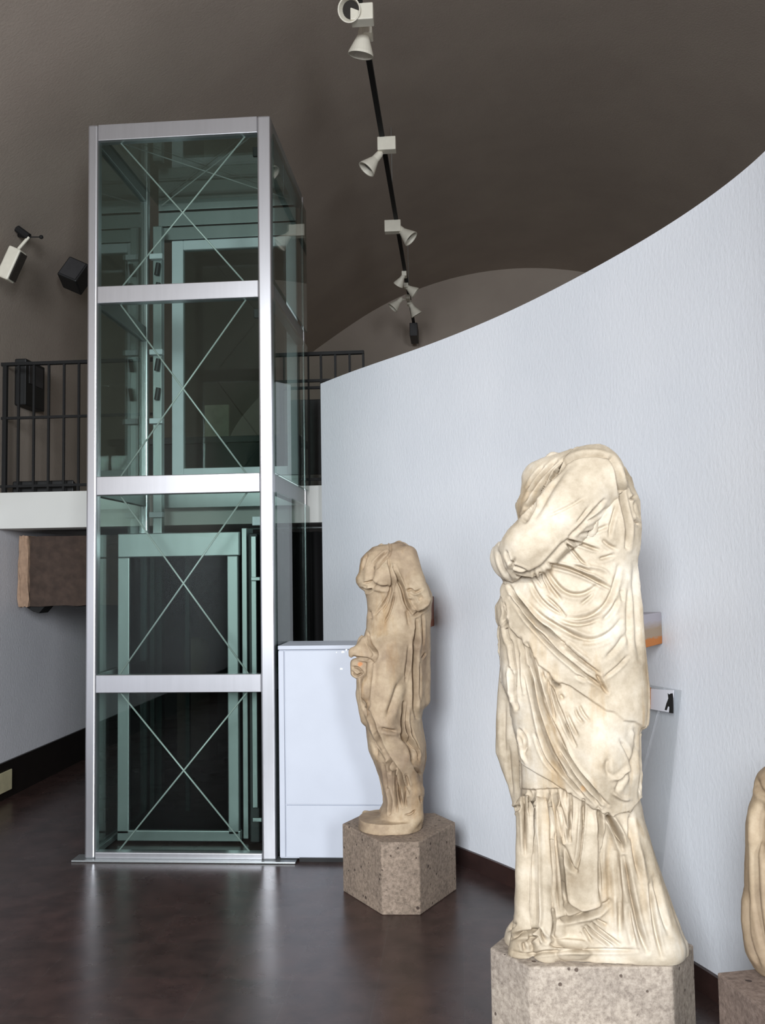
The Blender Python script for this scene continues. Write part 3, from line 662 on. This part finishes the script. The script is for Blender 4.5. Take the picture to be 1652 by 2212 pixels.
S.capsule([(1278, 1036, -.10, .088), (1222, 1115, -.165, .078), (1150, 1188, -.20, .068)], k=.014)         # right arm under the mantle
S.capsule([(1150, 1188, -.20, .066), (1112, 1207, -.13, .052)], k=.014)
S.capsule([(1168, 1050, -.04, .03), (1160, 1100, -.04, .03), (1160, 1150, -.05, .03)], k=.02)
S.ellipsoid(1292, 1620, -.075, (.095, .135, .18), k=.04)                                                    # knee
S.ellipsoid(1262, 1400, -.06, (.11, .135, .17), k=.04)
S.capsule([(1268, 1770, -.12, .066), (1270, 1940, -.115, .05)], k=.02)                                    # shin
S.capsule([(1222, 2014, -.145, .036), (1256, 2014, -.15, .03)], k=.015)                                      # foot
S.capsule([(1138, 1720, -.125, .03), (1138, 1960, -.125, .034), (1130, 2030, -.12, .045)], k=.012)
S.capsule([(1175, 1720, -.15, .03), (1175, 1990, -.15, .032), (1182, 2025, -.145, .04)], k=.01)
S.capsule([(1203, 1720, -.155, .014), (1206, 1900, -.15, .016), (1212, 1980, -.14, .02)], k=.008)
S.capsule([(1218, 1720, -.155, .012), (1232, 1850, -.145, .014)], k=.008)
S.capsule([(1340, 1800, -.12, .03), (1352, 1900, -.12, .036), (1375, 2030, -.11, .045)], k=.012)
S.capsule([(1350, 1812, -.07, .07), (1425, 2030, -.07, .075)], k=.04)
S.mesh(2); S.refine()
hem = ZBB([(205, 500), (212, 640), (222, 740), (270, 870), (300, 960), (345, 1015), (400, 1080), (460, 1180), (520, 1240), (545, 1310), (640, 1380), (690, 1440), (760, 1470), (850, 1500), (930, 1560)])+ZCC([(1000, 240), (1080, 310), (1170, 390), (1240, 405), (1320, 485), (1420, 490), (1500, 540)])
S.layer(19, [(4, hem)], hem+[(1500, 1570), (1500, 900), (1000, 900), (1000, 1259)])
low = ZCC([(345, 880), (400, 930), (520, 1010), (640, 1080), (740, 1150), (850, 1220), (960, 1280), (1080, 1340), (1160, 1400), (1205, 1440), (1290, 1405), (1390, 1380), (1460, 1315), (1515, 1240), (1535, 1100), (1540, 800), (1545, 560)])
lowl = ZCC([(345, 880), (330, 700), (275, 520), (250, 300), (175, 100), (150, -300)])
S.layer(19, [(3.5, low), (14, lowl)], low+[(1500, 1570), (1500, 900), (1000, 900), (1000, 1380)]+lowl[::-1])
sec = ZCC([(352, 1165), (480, 1165), (600, 1165), (740, 1155)])
S.layer(11, [(3, sec), (12, ZCC([(352, 890), (352, 1165)]))], sec+ZCC([(640, 1080), (520, 1010), (400, 930), (352, 890)]))
S.apply(.03)
def strokes(S, conv, sc, items):
    for a, w, pts in items: S.stroke(a, w/sc, conv(pts))
strokes(S, ZA, 5.507, [
 (-17, 20, [(1215, 225), (1270, 310), (1290, 420), (1310, 600), (1330, 720), (1370, 880), (1400, 1000), (1410, 1120), (1400, 1280)]),
 (-8, 17, [(600, 330), (640, 285), (720, 230), (820, 190), (950, 168), (1100, 178), (1215, 225)]),
 (-13, 19, [(640, 290), (540, 400), (430, 520), (350, 640), (270, 740), (210, 800)]),
 (-8, 14, [(560, 250), (450, 350), (350, 480), (270, 600), (200, 720)]), (-6, 12, [(400, 320), (300, 430), (220, 560)]),
 (-14, 24, [(300, 740), (240, 850), (180, 960)]), (-4, 30, [(720, 280), (600, 400), (480, 600), (370, 800), (240, 1000)]),
 (-9, 15, [(1130, 715), (1040, 810), (940, 920), (830, 1050), (720, 1150)]), (-4, 12, [(900, 680), (700, 800), (540, 870), (460, 910)]),
 (-11, 14, [(690, 1200), (860, 1240), (960, 1280), (1060, 1310)]), (-9, 11, [(670, 1220), (780, 1350), (880, 1470), (930, 1500)]),
 (-6, 15, [(1190, 1010), (1080, 1060), (950, 1110), (850, 1130)]), (-6, 15, [(1270, 780), (1240, 900), (1200, 1050), (1190, 1150)]), (-5, 15, [(1170, 810), (1050, 900), (950, 970), (880, 1010)]),
 (-4, 14, [(950, 800), (880, 900), (800, 1000)]), (-7, 13, [(1500, 670), (1420, 715)]), (-7, 13, [(1480, 960), (1550, 1010)]), (5, 22, [(1340, 430), (1400, 580), (1440, 700), (1480, 830), (1500, 1000)]),
 (-6, 14, [(1470, 740), (1490, 850), (1530, 930)]), (-6, 16, [(1100, 1180), (1180, 1260), (1270, 1300)]), (-6, 16, [(1060, 1420), (1150, 1400), (1240, 1370)])])
strokes(S, ZBB, 4.589, [
 (-8, 17, [(840, 60), (760, 120), (690, 200), (610, 290), (560, 345), (480, 390), (390, 425), (290, 415), (220, 370)]),
 (-8, 12, [(120, 200), (140, 300), (180, 390), (235, 455)]), (-7, 10, [(195, 190), (215, 270), (260, 330)]), (-6, 10, [(280, 260), (240, 330), (250, 380)]), (-7, 11, [(250, 330), (310, 350), (400, 385)]),
 (-14, 13, [(630, 318), (800, 355), (950, 410), (1080, 470), (1220, 550)]), (5, 16, [(820, 300), (980, 330), (1180, 370), (1230, 450)]), (-6, 12, [(860, 330), (980, 370), (1040, 400)]),
 (-8, 15, [(600, 380), (680, 500), (760, 580), (850, 620), (960, 615), (1050, 570), (1110, 505)]), (-9, 12, [(550, 380), (590, 470), (650, 560), (740, 670)]), (-9, 12, [(530, 390), (545, 480), (600, 560)]), (-7, 11, [(470, 400), (500, 470), (570, 570)]),
 (-8, 12, [(450, 500), (500, 620), (600, 730), (700, 790), (780, 830)]), (-8, 10, [(600, 640), (700, 730), (780, 820)]),
 (-8, 17, [(770, 850), (900, 860), (1050, 825), (1180, 730), (1240, 620), (1290, 470), (1310, 340)]), (-7, 15, [(700, 870), (850, 915), (1000, 905), (1110, 860)]), (-5, 12, [(930, 720), (1020, 650), (1070, 590)]),
 (-17, 13, [(232, 540), (290, 640), (370, 740), (450, 840), (530, 920), (620, 970), (680, 1040), (760, 1100)]), (-11, 10, [(750, 1090), (850, 1200), (980, 1300), (1120, 1395)]), (6, 12, [(800, 1080), (900, 1180), (1050, 1290)]),
 (-11, 12, [(245, 640), (320, 740), (400, 860), (500, 970), (600, 1080), (720, 1200), (850, 1310), (980, 1420), (1100, 1490), (1200, 1590)]), (7, 14, [(260, 640), (360, 770), (470, 890), (580, 1000), (700, 1130), (850, 1270)]),
 (-8, 16, [(430, 720), (560, 850), (700, 930), (850, 1020), (1000, 1070), (1130, 1050), (1250, 980), (1330, 870)]), (5, 18, [(560, 790), (700, 880), (850, 960), (1000, 1010)]), (-5, 16, [(900, 1090), (1040, 1110), (1200, 1060), (1300, 970)]),
 (-5, 16, [(1150, 880), (1250, 780), (1310, 650)]), (-4, 18, [(1180, 1250), (1290, 1150), (1390, 1000)]), (-5, 12, [(1170, 1440), (1300, 1340), (1400, 1230)]), (-6, 22, [(1470, 300), (1480, 600), (1500, 900), (1520, 1250)]), (-4, 18, [(1420, 500), (1400, 800), (1420, 1150)]), (-4, 18, [(1340, 560), (1360, 700)]),
 (-10, 13, [(195, 880), (195, 1000), (240, 1120)]), (-11, 13, [(245, 1080), (270, 1300), (300, 1450), (280, 1650)]), (-9, 12, [(335, 1050), (375, 1200), (400, 1350), (440, 1500), (470, 1650)]), (-13, 16, [(400, 1110), (470, 1350), (560, 1650)]),
 (-9, 12, [(545, 1370), (580, 1500), (610, 1640)]), (-7, 10, [(600, 1450), (640, 1560), (690, 1650)]), (-14, 11, [(235, 1350), (252, 1470), (262, 1640)]), (-7, 10, [(170, 700), (190, 800), (160, 900)]), (6, 12, [(360, 1150), (350, 1350), (370, 1600)]), (-8, 14, [(640, 1470), (720, 1530)])])
strokes(S, ZCC, 4.589, [
 (-13, 13, [(265, 0), (290, 120), (285, 250), (305, 370)]), (-15, 17, [(420, -30), (470, 200), (510, 400), (560, 600), (620, 780), (680, 880), (770, 1010)]), (8, 14, [(450, 0), (520, 250), (580, 480), (650, 680), (720, 830), (830, 1000)]),
 (-11, 13, [(500, 100), (560, 280), (620, 450), (700, 600), (760, 720), (830, 890)]), (-11, 11, [(590, 60), (640, 300), (680, 490)]), (-10, 12, [(610, 30), (690, 300), (760, 450), (840, 650), (890, 740)]), (7, 14, [(560, 60), (600, 240), (660, 420)]),
 (-11, 12, [(640, 520), (720, 700), (820, 860), (920, 1000), (1030, 1130), (1150, 1300)]), (-9, 11, [(730, 810), (850, 1000), (980, 1170), (1130, 1340)]), (-9, 11, [(880, 940), (1000, 1080), (1140, 1270), (1210, 1330)]), (-7, 10, [(690, 900), (800, 1060), (960, 1230)]), (-5, 10, [(480, 620), (560, 860), (700, 1020)]),
 (-6, 10, [(880, 370), (900, 440), (960, 510)]), (-7, 15, [(730, 230), (760, 280)]), (-6, 10, [(920, 330), (960, 420), (1020, 490)]), (-6, 12, [(800, 420), (860, 560), (910, 640)]), (-6, 12, [(780, 520), (830, 620)]),
 (-7, 18, [(1460, 590), (1490, 750), (1460, 900), (1430, 1100)]), (6, 16, [(1440, 560), (1480, 720), (1490, 860)]), (-6, 14, [(1530, 800), (1545, 1050), (1520, 1250)]), (-6, 16, [(1390, 1010), (1340, 1090), (1290, 1190)]), (6, 16, [(1420, 950), (1330, 1050), (1240, 1070)]), (-5, 20, [(1210, 860), (1180, 960), (1230, 1050)]), (-5, 14, [(1330, 680), (1410, 800), (1440, 940)]), (5, 14, [(1250, 1200), (1340, 1270), (1430, 1270)]),
 (-7, 12, [(1090, 20), (1190, 200)]), (-6, 14, [(900, 40), (1000, 90)]), (-10, 14, [(640, 80), (720, 150)]), (6, 10, [(310, 600), (345, 720), (360, 840), (390, 910)]), (-9, 10, [(330, 580), (380, 640), (400, 720), (385, 790)]),
 (-22, 14, [(468, 1190), (480, 1400), (482, 1680)]), (-11, 10, [(430, 1180), (442, 1280), (425, 1390)]), (-9, 10, [(372, 1250), (385, 1450), (392, 1680)]), (-10, 14, [(605, 1180), (640, 1350), (690, 1680)]), (-14, 13, [(690, 1180), (720, 1350), (770, 1680)]), (7, 10, [(650, 1190), (685, 1400), (720, 1640)]),
 (-9, 11, [(835, 1220), (842, 1350), (825, 1500), (835, 1680)]), (-7, 10, [(957, 1280), (957, 1450), (940, 1680)]), (-9, 13, [(1110, 1370), (1130, 1500), (1120, 1660)]), (-16, 15, [(1205, 1435), (1240, 1500), (1300, 1600), (1340, 1680)]), (-7, 16, [(1430, 1430), (1420, 1680)]), (-7, 12, [(770, 1180), (785, 1250)]),
 (-5, 18, [(180, 300), (170, 600), (190, 900)]), (-5, 16, [(220, 700), (230, 1000), (260, 1250)]), (-12, 16, [(330, 1340), (250, 1390)])])
strokes(S, ZD, 3.671, [
 (-22, 12, [(385, 120), (390, 500), (395, 800), (402, 950), (385, 1060), (345, 1110)]), (-11, 10, [(297, 0), (302, 250), (312, 460)]), (-8, 9, [(340, 0), (335, 110)]), (-9, 11, [(500, 0), (512, 200), (532, 500), (552, 750), (575, 920)]), (-13, 12, [(540, 0), (570, 250), (602, 550), (615, 800), (655, 890)]),
 (-11, 10, [(580, 50), (620, 200), (650, 300), (662, 355)]), (-11, 12, [(600, 350), (640, 480), (680, 570), (715, 600)]), (-9, 10, [(670, 100), (665, 250), (655, 335)]), (-9, 9, [(772, 30), (760, 250), (740, 450), (715, 590)]), (7, 11, [(560, 60), (590, 260), (620, 420), (660, 560)]),
 (-10, 12, [(890, 90), (905, 250), (912, 400), (905, 600), (910, 750), (925, 870)]), (-7, 10, [(942, 190), (942, 330), (930, 500), (940, 700), (935, 850)]), (5, 10, [(925, 200), (935, 320), (925, 450)]), (-15, 14, [(965, 155), (1020, 250), (1060, 350), (1085, 430)]), (-9, 14, [(1030, 450), (1050, 700), (1062, 900), (1062, 1110)]),
 (-13, 14, [(1090, 480), (1140, 750), (1190, 980), (1240, 1150), (1275, 1230)]), (-7, 12, [(1130, 850), (1150, 1050), (1185, 1190)]), (-9, 12, [(1290, 700), (1320, 950), (1360, 1150), (1392, 1270)]), (-7, 14, [(1150, 180), (1170, 400), (1220, 650)]), (6, 20, [(1200, 350), (1270, 700), (1320, 1050)]), (-6, 14, [(1330, 650), (1400, 950), (1450, 1100)]),
 (-13, 14, [(570, 985), (700, 960), (800, 935), (900, 910), (985, 845)]), (-13, 15, [(630, 860), (700, 915), (790, 940)]), (-12, 15, [(525, 1175), (650, 1190), (810, 1205)]), (-9, 9, [(790, 1030), (900, 1120), (1005, 1195)]), (-9, 9, [(835, 1005), (930, 1090), (1060, 1175)]), (-7, 9, [(765, 1040), (835, 1150)]), (-6, 10, [(870, 980), (960, 1030)]),
 (-11, 12, [(200, 1130), (260, 1090), (340, 1080), (392, 1050)]), (-9, 11, [(290, 1160), (310, 1230)]), (-9, 11, [(320, 1160), (400, 1100), (420, 1170)]), (-13, 12, [(408, 1040), (430, 1100), (475, 1150)]), (-9, 10, [(180, 1060), (230, 1010)]), (-8, 10, [(530, 900), (540, 1000), (520, 1130)]), (-7, 10, [(215, 1235), (330, 1262), (480, 1235), (700, 1218), (1000, 1222), (1200, 1217)]), (-6, 8, [(745, 1085), (748, 1088)])])
S.bump(-30, *ZD([(985, 620)])[0], 17, 100); S.bump(8, *ZCC([(1050, 800)])[0], 45, 75); S.bump(-12, *ZBB([(470, 1500)])[0], 14, 60)
S.back_folds(7, 9, 3); S.rough(1.2, 5)
S.apply(.05)
mb_big = marble('cream_white_marble', (208, 198, 182), (192, 178, 157), (154, 138, 115), [((-.045, -.19, .575), .012, (190, 150, 104))])
tag(S.build('draped_statue', mb_big, 1), 'large headless white marble statue of a draped figure with bent wrapped arm', 'statue')

# ------------------------------------------------------------------ the smaller statue
HM = .365
pedestal('stone_pedestal', 'brown pitted stone pedestal under the smaller draped statue before the white cabinet', [(-.655, 5.19), (-.412, 4.84), (-.216, 4.847), (-.032, 5.235), (-.15, 5.43), (-.57, 5.38)], HM, M['tuff'])
MA, MBm, MC = zc((750, 1150), 7.867), zc((740, 1370), 7.867), zc((760, 1590), 8.26)
S = Statue((-.365, 5.13, HM), .0048)
Lm = [(858, 1170), (842.8, 1175), (825, 1176), (804.7, 1181), (790.7, 1193), (779, 1207), (776, 1226), (774, 1237.7), (767.8, 1249), (769, 1259), (776.7, 1270.8), (786.9, 1278), (792, 1293.6), (793.9, 1315), (790.7, 1344.5), (790.7, 1358.5), (785.6, 1373.7), (782, 1390), (779, 1420), (777, 1450), (770, 1468), (770.5, 1484), (773, 1507), (779.4, 1539), (789.6, 1568), (792, 1592), (796, 1620), (803.6, 1638), (813, 1658), (820.5, 1677), (825.4, 1699), (829, 1721), (828, 1735), (822, 1750), (818, 1775)]
Rm = [(862, 1170), (870.8, 1173), (884.7, 1183), (893.6, 1197), (898.7, 1211), (902.5, 1231), (905.7, 1248), (914, 1252), (921.6, 1264), (930.5, 1283.5), (932, 1296), (928, 1319), (927, 1338), (924, 1353), (924, 1421), (923, 1459), (919, 1497), (921, 1520), (911.6, 1536.5), (907.8, 1554), (910, 1573), (914, 1592), (918, 1610), (918.6, 1641), (913.8, 1661), (910, 1675), (911, 1693), (910, 1723), (910, 1775)]
S.setup(Lm+[(752, 1410), (772, 1770)], Rm)
S.loft(Lm, Rm, [(1170, .03), (1190, .1), (1230, .14), (1300, .13), (1420, .155), (1520, .16), (1620, .15), (1700, .13), (1775, .13)], p=2.2)
S.ellipsoid(*MA([(610, 740)])[0], -.115, (.07, .075, .07), k=.03)
S.capsule([(880, 1200, -.05, .056), (893, 1255, -.085, .058), (908, 1292, -.11, .052)], k=.018)
S.capsule([(788, 1385, -.06, .03), (778, 1403, -.09, .034), (800, 1412, -.10, .038)], k=.015)                # left hand gathering cloth
S.capsule([(778, 1403, -.09, .03), (763, 1404, -.10, .022), (760, 1412, -.10, .014)], k=.012)
S.capsule([(768, 1430, -.075, .024), (767, 1452, -.07, .022)], k=.012)
S.capsule([(783, 1425, -.07, .03), (785, 1500, -.06, .034), (792, 1550, -.05, .035)], k=.02)
S.capsule([(846, 1400, -.10, .10), (830, 1480, -.135, .098), (826, 1553, -.17, .078)], k=.03)                                        # forward thigh and shin
S.capsule([(828, 1556, -.17, .066), (868, 1635, -.125, .064), (893, 1700, -.10, .045), (897, 1745, -.09, .04)], k=.025)
S.capsule([(897, 1755, -.1, .036), (878, 1778, -.135, .028)], k=.02)
S.capsule([(912, 1330, .0, .04), (916, 1510, .0, .035)], k=.03)
# oval plinth of the same stone
def oval(S, L, R, z1, b, vc, p=2.6):
    a = (S.uz(*R)[0]-S.uz(*L)[0])/2; c = (S.uz(*R)[0]+S.uz(*L)[0])/2
    q = (np.abs((S.U[:, None, None]-c)/a)**p+np.abs((S.V[None, :, None]-vc)/b)**p)**(1/p)-1; D = q*min(a, b)+0*S.Z
    S.add(np.maximum(D, (S.Z-z1)[None, None, :]+0*D).astype(np.float32), .012)
oval(S, (775, 1765), (910, 1765), .058, .165, -.01, 2.3)
S.mesh(2); S.refine(); S.gain = 1.35
strokes(S, MA, 7.867, [
 (-15, 20, [(790, 600), (840, 750), (900, 870), (950, 980), (980, 1150), (1040, 1270), (1100, 1370)]), (-9, 14, [(690, 430), (720, 580), (750, 720), (770, 850), (730, 980), (690, 1100), (600, 1240), (490, 1390)]), (-8, 13, [(800, 1040), (770, 1200), (720, 1360), (640, 1520)]), (-6, 12, [(770, 900), (740, 1050), (680, 1200), (600, 1330)]),
 (-9, 22, [(480, 900), (600, 950), (720, 930)]), (-14, 28, [(380, 840), (490, 910)]), (-11, 18, [(240, 960), (350, 1000), (430, 950)]), (-9, 32, [(430, 560), (395, 700), (410, 830)]), (-7, 13, [(670, 320), (540, 430), (420, 570)]), (-5, 12, [(700, 390), (590, 500), (500, 620)]), (-6, 14, [(330, 380), (290, 520), (260, 620)]), (-6, 12, [(280, 860), (380, 850), (430, 820)]),
 (-8, 18, [(1100, 1430), (1200, 1370), (1290, 1300), (1430, 1170)]), (8, 22, [(1080, 1330), (1250, 1260), (1410, 1150)]), (-8, 16, [(1000, 1000), (1080, 965), (1140, 1030), (1260, 970)]), (-9, 50, [(1180, 1150), (1300, 1080)]), (7, 22, [(1040, 1090), (1110, 1120)]), (-10, 16, [(1175, 1480), (1180, 1700), (1200, 1960)]), (-5, 26, [(1010, 1300), (1060, 1600)]), (-7, 14, [(1270, 1400), (1290, 1600), (1280, 1900)]), (-8, 16, [(350, 1700), (380, 1850), (440, 1990)]), (-5, 20, [(370, 1330), (400, 1480)]), (-4, 18, [(720, 170), (740, 300), (700, 420)])])
strokes(S, MBm, 7.867, [
 (-11, 18, [(450, 90), (520, 230), (590, 330), (560, 420), (490, 480)]), (-9, 15, [(190, 385), (300, 400), (460, 425)]), (-13, 18, [(480, 450), (490, 650), (455, 850), (440, 1100), (430, 1240)]), (-9, 16, [(320, 700), (340, 900), (350, 1100), (370, 1250)]), (7, 16, [(390, 650), (400, 900), (400, 1150)]), (-12, 20, [(400, 1270), (460, 1380), (520, 1500), (560, 1650), (640, 1800), (700, 1950)]),
 (-13, 25, [(1250, -60), (1230, 200), (1210, 500), (1225, 800), (1230, 1050), (1220, 1250), (1260, 1420)]), (-5, 13, [(1085, 580), (1070, 800)]), (-15, 17, [(1030, 1160), (1000, 1350), (990, 1550), (1010, 1700), (1080, 1800), (1190, 1940)]), (-9, 40, [(980, 800), (900, 1050), (830, 1250), (750, 1420)]), (-9, 13, [(1070, 1500), (1090, 1650), (1130, 1780), (1260, 1960)]), (-7, 13, [(1150, 1560), (1210, 1800), (1300, 1960)]), (6, 18, [(1120, 1250), (1110, 1500), (1160, 1700)]),
 (-6, 12, [(1400, 320), (1340, 410)]), (-6, 14, [(1300, 500), (1310, 800), (1300, 1100)]), (-6, 18, [(1130, 200), (1110, 450), (1060, 700)]), (-8, 14, [(180, 560), (260, 570), (330, 640)]), (-8, 12, [(160, 640), (240, 720), (340, 650)]), (-7, 22, [(640, 1600), (780, 1640), (930, 1650)])])
strokes(S, MC, 8.26, [
 (-12, 18, [(430, -30), (560, 200), (640, 350), (720, 460), (800, 580), (870, 680), (920, 850), (1000, 1030)]), (-14, 34, [(870, -20), (1000, 120), (1060, 230), (1090, 340), (1110, 480)]), (-10, 14, [(1000, 30), (1080, 160), (1170, 270), (1185, 420)]), (-12, 16, [(690, 390), (670, 500), (690, 650)]), (-10, 13, [(770, 520), (775, 700), (780, 900), (790, 1100), (805, 1360)]), (-10, 13, [(800, 690), (830, 900), (850, 1050), (905, 1260)]),
 (-10, 14, [(870, 720), (920, 900), (950, 1050), (960, 1250)]), (-13, 15, [(640, 950), (690, 1080), (705, 1220), (670, 1390)]), (-5, 24, [(400, 90), (450, 370)]), (-7, 18, [(960, 700), (1015, 920)]), (-6, 16, [(560, 500), (600, 750), (620, 950)]), (-6, 16, [(1230, 700), (1180, 640), (1120, 560)]), (-7, 12, [(960, 1410), (1040, 1400), (1120, 1330)]), (-6, 12, [(1210, 1080), (1240, 1180)])])
S.back_folds(8, 8, 9); S.rough(1.6, 8)
S.apply(.04)
q = S.uz(779, 1431); rust = Vector(S.C0)*0+Vector(q[0]*S.u-.105*S.v)+Vector((0, 0, q[1]))
mb_med = marble('beige_brown_marble', (196, 176, 148), (176, 154, 127), (140, 119, 98), [(tuple(rust), .015, (196, 132, 84))])
tag(S.build('draped_statue', mb_med, 1), 'smaller headless beige marble statue in clinging drapery standing before the white cabinet', 'statue')

# ------------------------------------------------------------------ the third fragment at the right edge
H3 = .55
c0 = np.array([.757, 2.95]); cA = onz(1548, 2100, H3)[:2]; cB = onz(1652, 2183, H3)[:2]; e2 = (cB-cA)/np.linalg.norm(cB-cA); e1 = np.array([-e2[1], e2[0]])
P4 = [cA, cA+e2*.52, cA+e2*.52+e1*.33, cA+e1*.33]
pedestal('stone_pedestal', 'dark brown stone block at the right edge under the cut off torso', [tuple(p) for p in P4], H3, M['tuff_dark'])
b0 = onz(1660, 2112, H3)
S = Statue((b0[0]+.10, b0[1]+.04, H3), .006)
L3 = [(1690, 1640), (1651.5, 1655), (1635, 1671), (1628, 1689.6), (1625.5, 1719), (1615, 1746), (1608, 1780.6), (1608, 1821), (1607, 1874), (1608, 1914), (1601, 1941), (1600, 1981), (1604, 2008), (1609, 2048), (1625.5, 2080), (1648, 2103)]
R3 = [(1700, 1640), (1740, 1655), (1770, 1690), (1785, 1760), (1788, 1880), (1795, 1980), (1780, 2060), (1755, 2103)]
S.setup(L3, R3, -.3, .3)
S.loft(L3, R3, [(1640, .02), (1680, .09), (1800, .13), (2000, .14), (2103, .12)], p=2.2)
S.mesh(2)
Z3 = zc((1580, 1620), 3.736)
strokes(S, Z3, 3.736, [(-10, 14, [(200, 560), (190, 850), (200, 1150), (230, 1450), (290, 1700)]), (-9, 12, [(130, 1150), (120, 1380), (150, 1580), (230, 1750)]), (-14, 26, [(240, 450), (225, 620), (240, 780)]), (-8, 16, [(190, 230), (220, 330), (300, 380)]), (-8, 14, [(330, 700), (320, 1100), (350, 1500)]), (7, 16, [(250, 850), (262, 1150), (280, 1400)]), (-9, 14, [(450, 500), (430, 900), (440, 1400)]), (-9, 14, [(580, 600), (560, 1000), (570, 1500)])])
S.back_folds(6, 8, 4); S.rough(1.6, 2); S.apply(.02)
mb3 = marble('weathered_tan_marble', (182, 164, 138), (162, 142, 116), (134, 114, 92))
tag(S.build('statue_fragment', mb3, 1), 'tan weathered torso fragment cut off by the right edge', 'statue')

# ------------------------------------------------------------------ timber props, acrylic sheet and label at the wall
def timber(name, label, pxr, y0, y1, mats, end, w):
    A, t = wall_hit(pxr, (y0+y1)/2); zt_ = wall_hit(pxr, y0)[0][2]; zb_ = wall_hit(pxr, y1)[0][2]; A = Vector((A[0], A[1], 0)); B = Vector((end[0], end[1], 0))
    d = (B-A).normalized(); n = Vector((-d.y, d.x, 0)); mb = MB(); n = -n; d_ = d*.004; pts = [A+d_, A+n*w+d*.03, B+n*w, B]
    mb.prism([(p.x, p.y) for p in pts], zb_, zt_); o = mb.build(name, wood(name+'_grain', *mats, zb_, zt_), None, bevel=.004); return tag(o, label, 'timber'), A, B
timber('timber_prop', 'pale wooden block with an orange lower band wedged behind the large statue', 1430, 1322, 1390, ((178, 172, 178), (168, 146, 122), (196, 118, 50)), (.545, 3.53), .09)
timber('timber_prop', 'small reddish brown wooden block wedged behind the smaller statue', 938, 1288, 1352, ((134, 100, 92), (138, 98, 82), (130, 78, 56)), (-.22, 5.34), .05)
WS = .36
T1, tw = wall_hit(1472, 1491, .012); zt_ = T1[2]
Wo = offset(WALL, -.012); Wo = Wo[Wo[:, 1] > T1[1]]; T2 = Wo[np.argmin(np.abs(np.hypot(Wo[:, 0]-T1[0], Wo[:, 1]-T1[1])-WS))]
hor = Vector((T2[0]-T1[0], T2[1]-T1[1], 0)).normalized()       # along the wall, to the left
B1_ = Vector((T1[0], T1[1], 0))+Vector((-hor.y, hor.x, 0))*.22
sh = thing('acrylic_sheet', 'clear acrylic sheet leaning on the curved wall behind the large statue', 'sheet', (B1_[0], B1_[1], 0))
a, b = Vector(B1_), Vector((T1[0], T1[1], zt_))
mb = MB(); th = Vector((-hor.y, hor.x, 0))*.006
f0 = [a, b, b+hor*WS, a+hor*WS]; A = [mb.bm.verts.new(v) for v in f0]; B = [mb.bm.verts.new(v+th) for v in f0]
for i in range(4): mb.bm.faces.new((A[i], A[(i+1) % 4], B[(i+1) % 4], B[i]))
mb.bm.faces.new(A); mb.bm.faces.new(B[::-1]); mb.build('panel', M['acrylic'], sh)
def on_sheet(px, py, out=.0):
    n_ = (b-a).cross(hor).normalized(); d_ = Vector(ray(px, py)); t_ = (a+th*1.2-Vector(CP)).dot(n_)/d_.dot(n_); p_ = Vector(CP)+d_*t_
    return p_+(th.normalized()*out)
def flat(name, pix, mat, parent, d0, d1):
    mb = MB(); A = [mb.bm.verts.new(on_sheet(x, y, d0)) for x, y in pix]; B = [mb.bm.verts.new(on_sheet(x, y, d1)) for x, y in pix]; n = len(pix)
    for i in range(n): mb.bm.faces.new((A[i], A[(i+1) % n], B[(i+1) % n], B[i]))
    mb.bm.faces.new(A[::-1]); mb.bm.faces.new(B); return mb.build(name, mat, parent)
edge = [on_sheet(1472, 1491), on_sheet(1434, 2060)]
lab = flat('label', [(1396, 1487), (1456, 1491), (1454, 1540), (1396, 1530)], M['paper'], sh, .001, .003)
tag_pts = lambda P: [(1370+x/7.138, 1290+y/7.138) for x, y in P]
flat('black_mark', tag_pts([(525, 1480), (545, 1500), (570, 1485), (600, 1480), (612, 1560), (612, 1790), (545, 1782), (552, 1690), (530, 1680), (508, 1745), (478, 1735), (505, 1640), (535, 1560)]), M['black'], lab, .0035, .0045)
flat('wooden_strip', tag_pts([(205, 1390), (262, 1390), (258, 1720), (205, 1720)]), simple('orange_brown_wood', (176, 112, 66), .7, 0, .2, 30), sh, .001, .02)
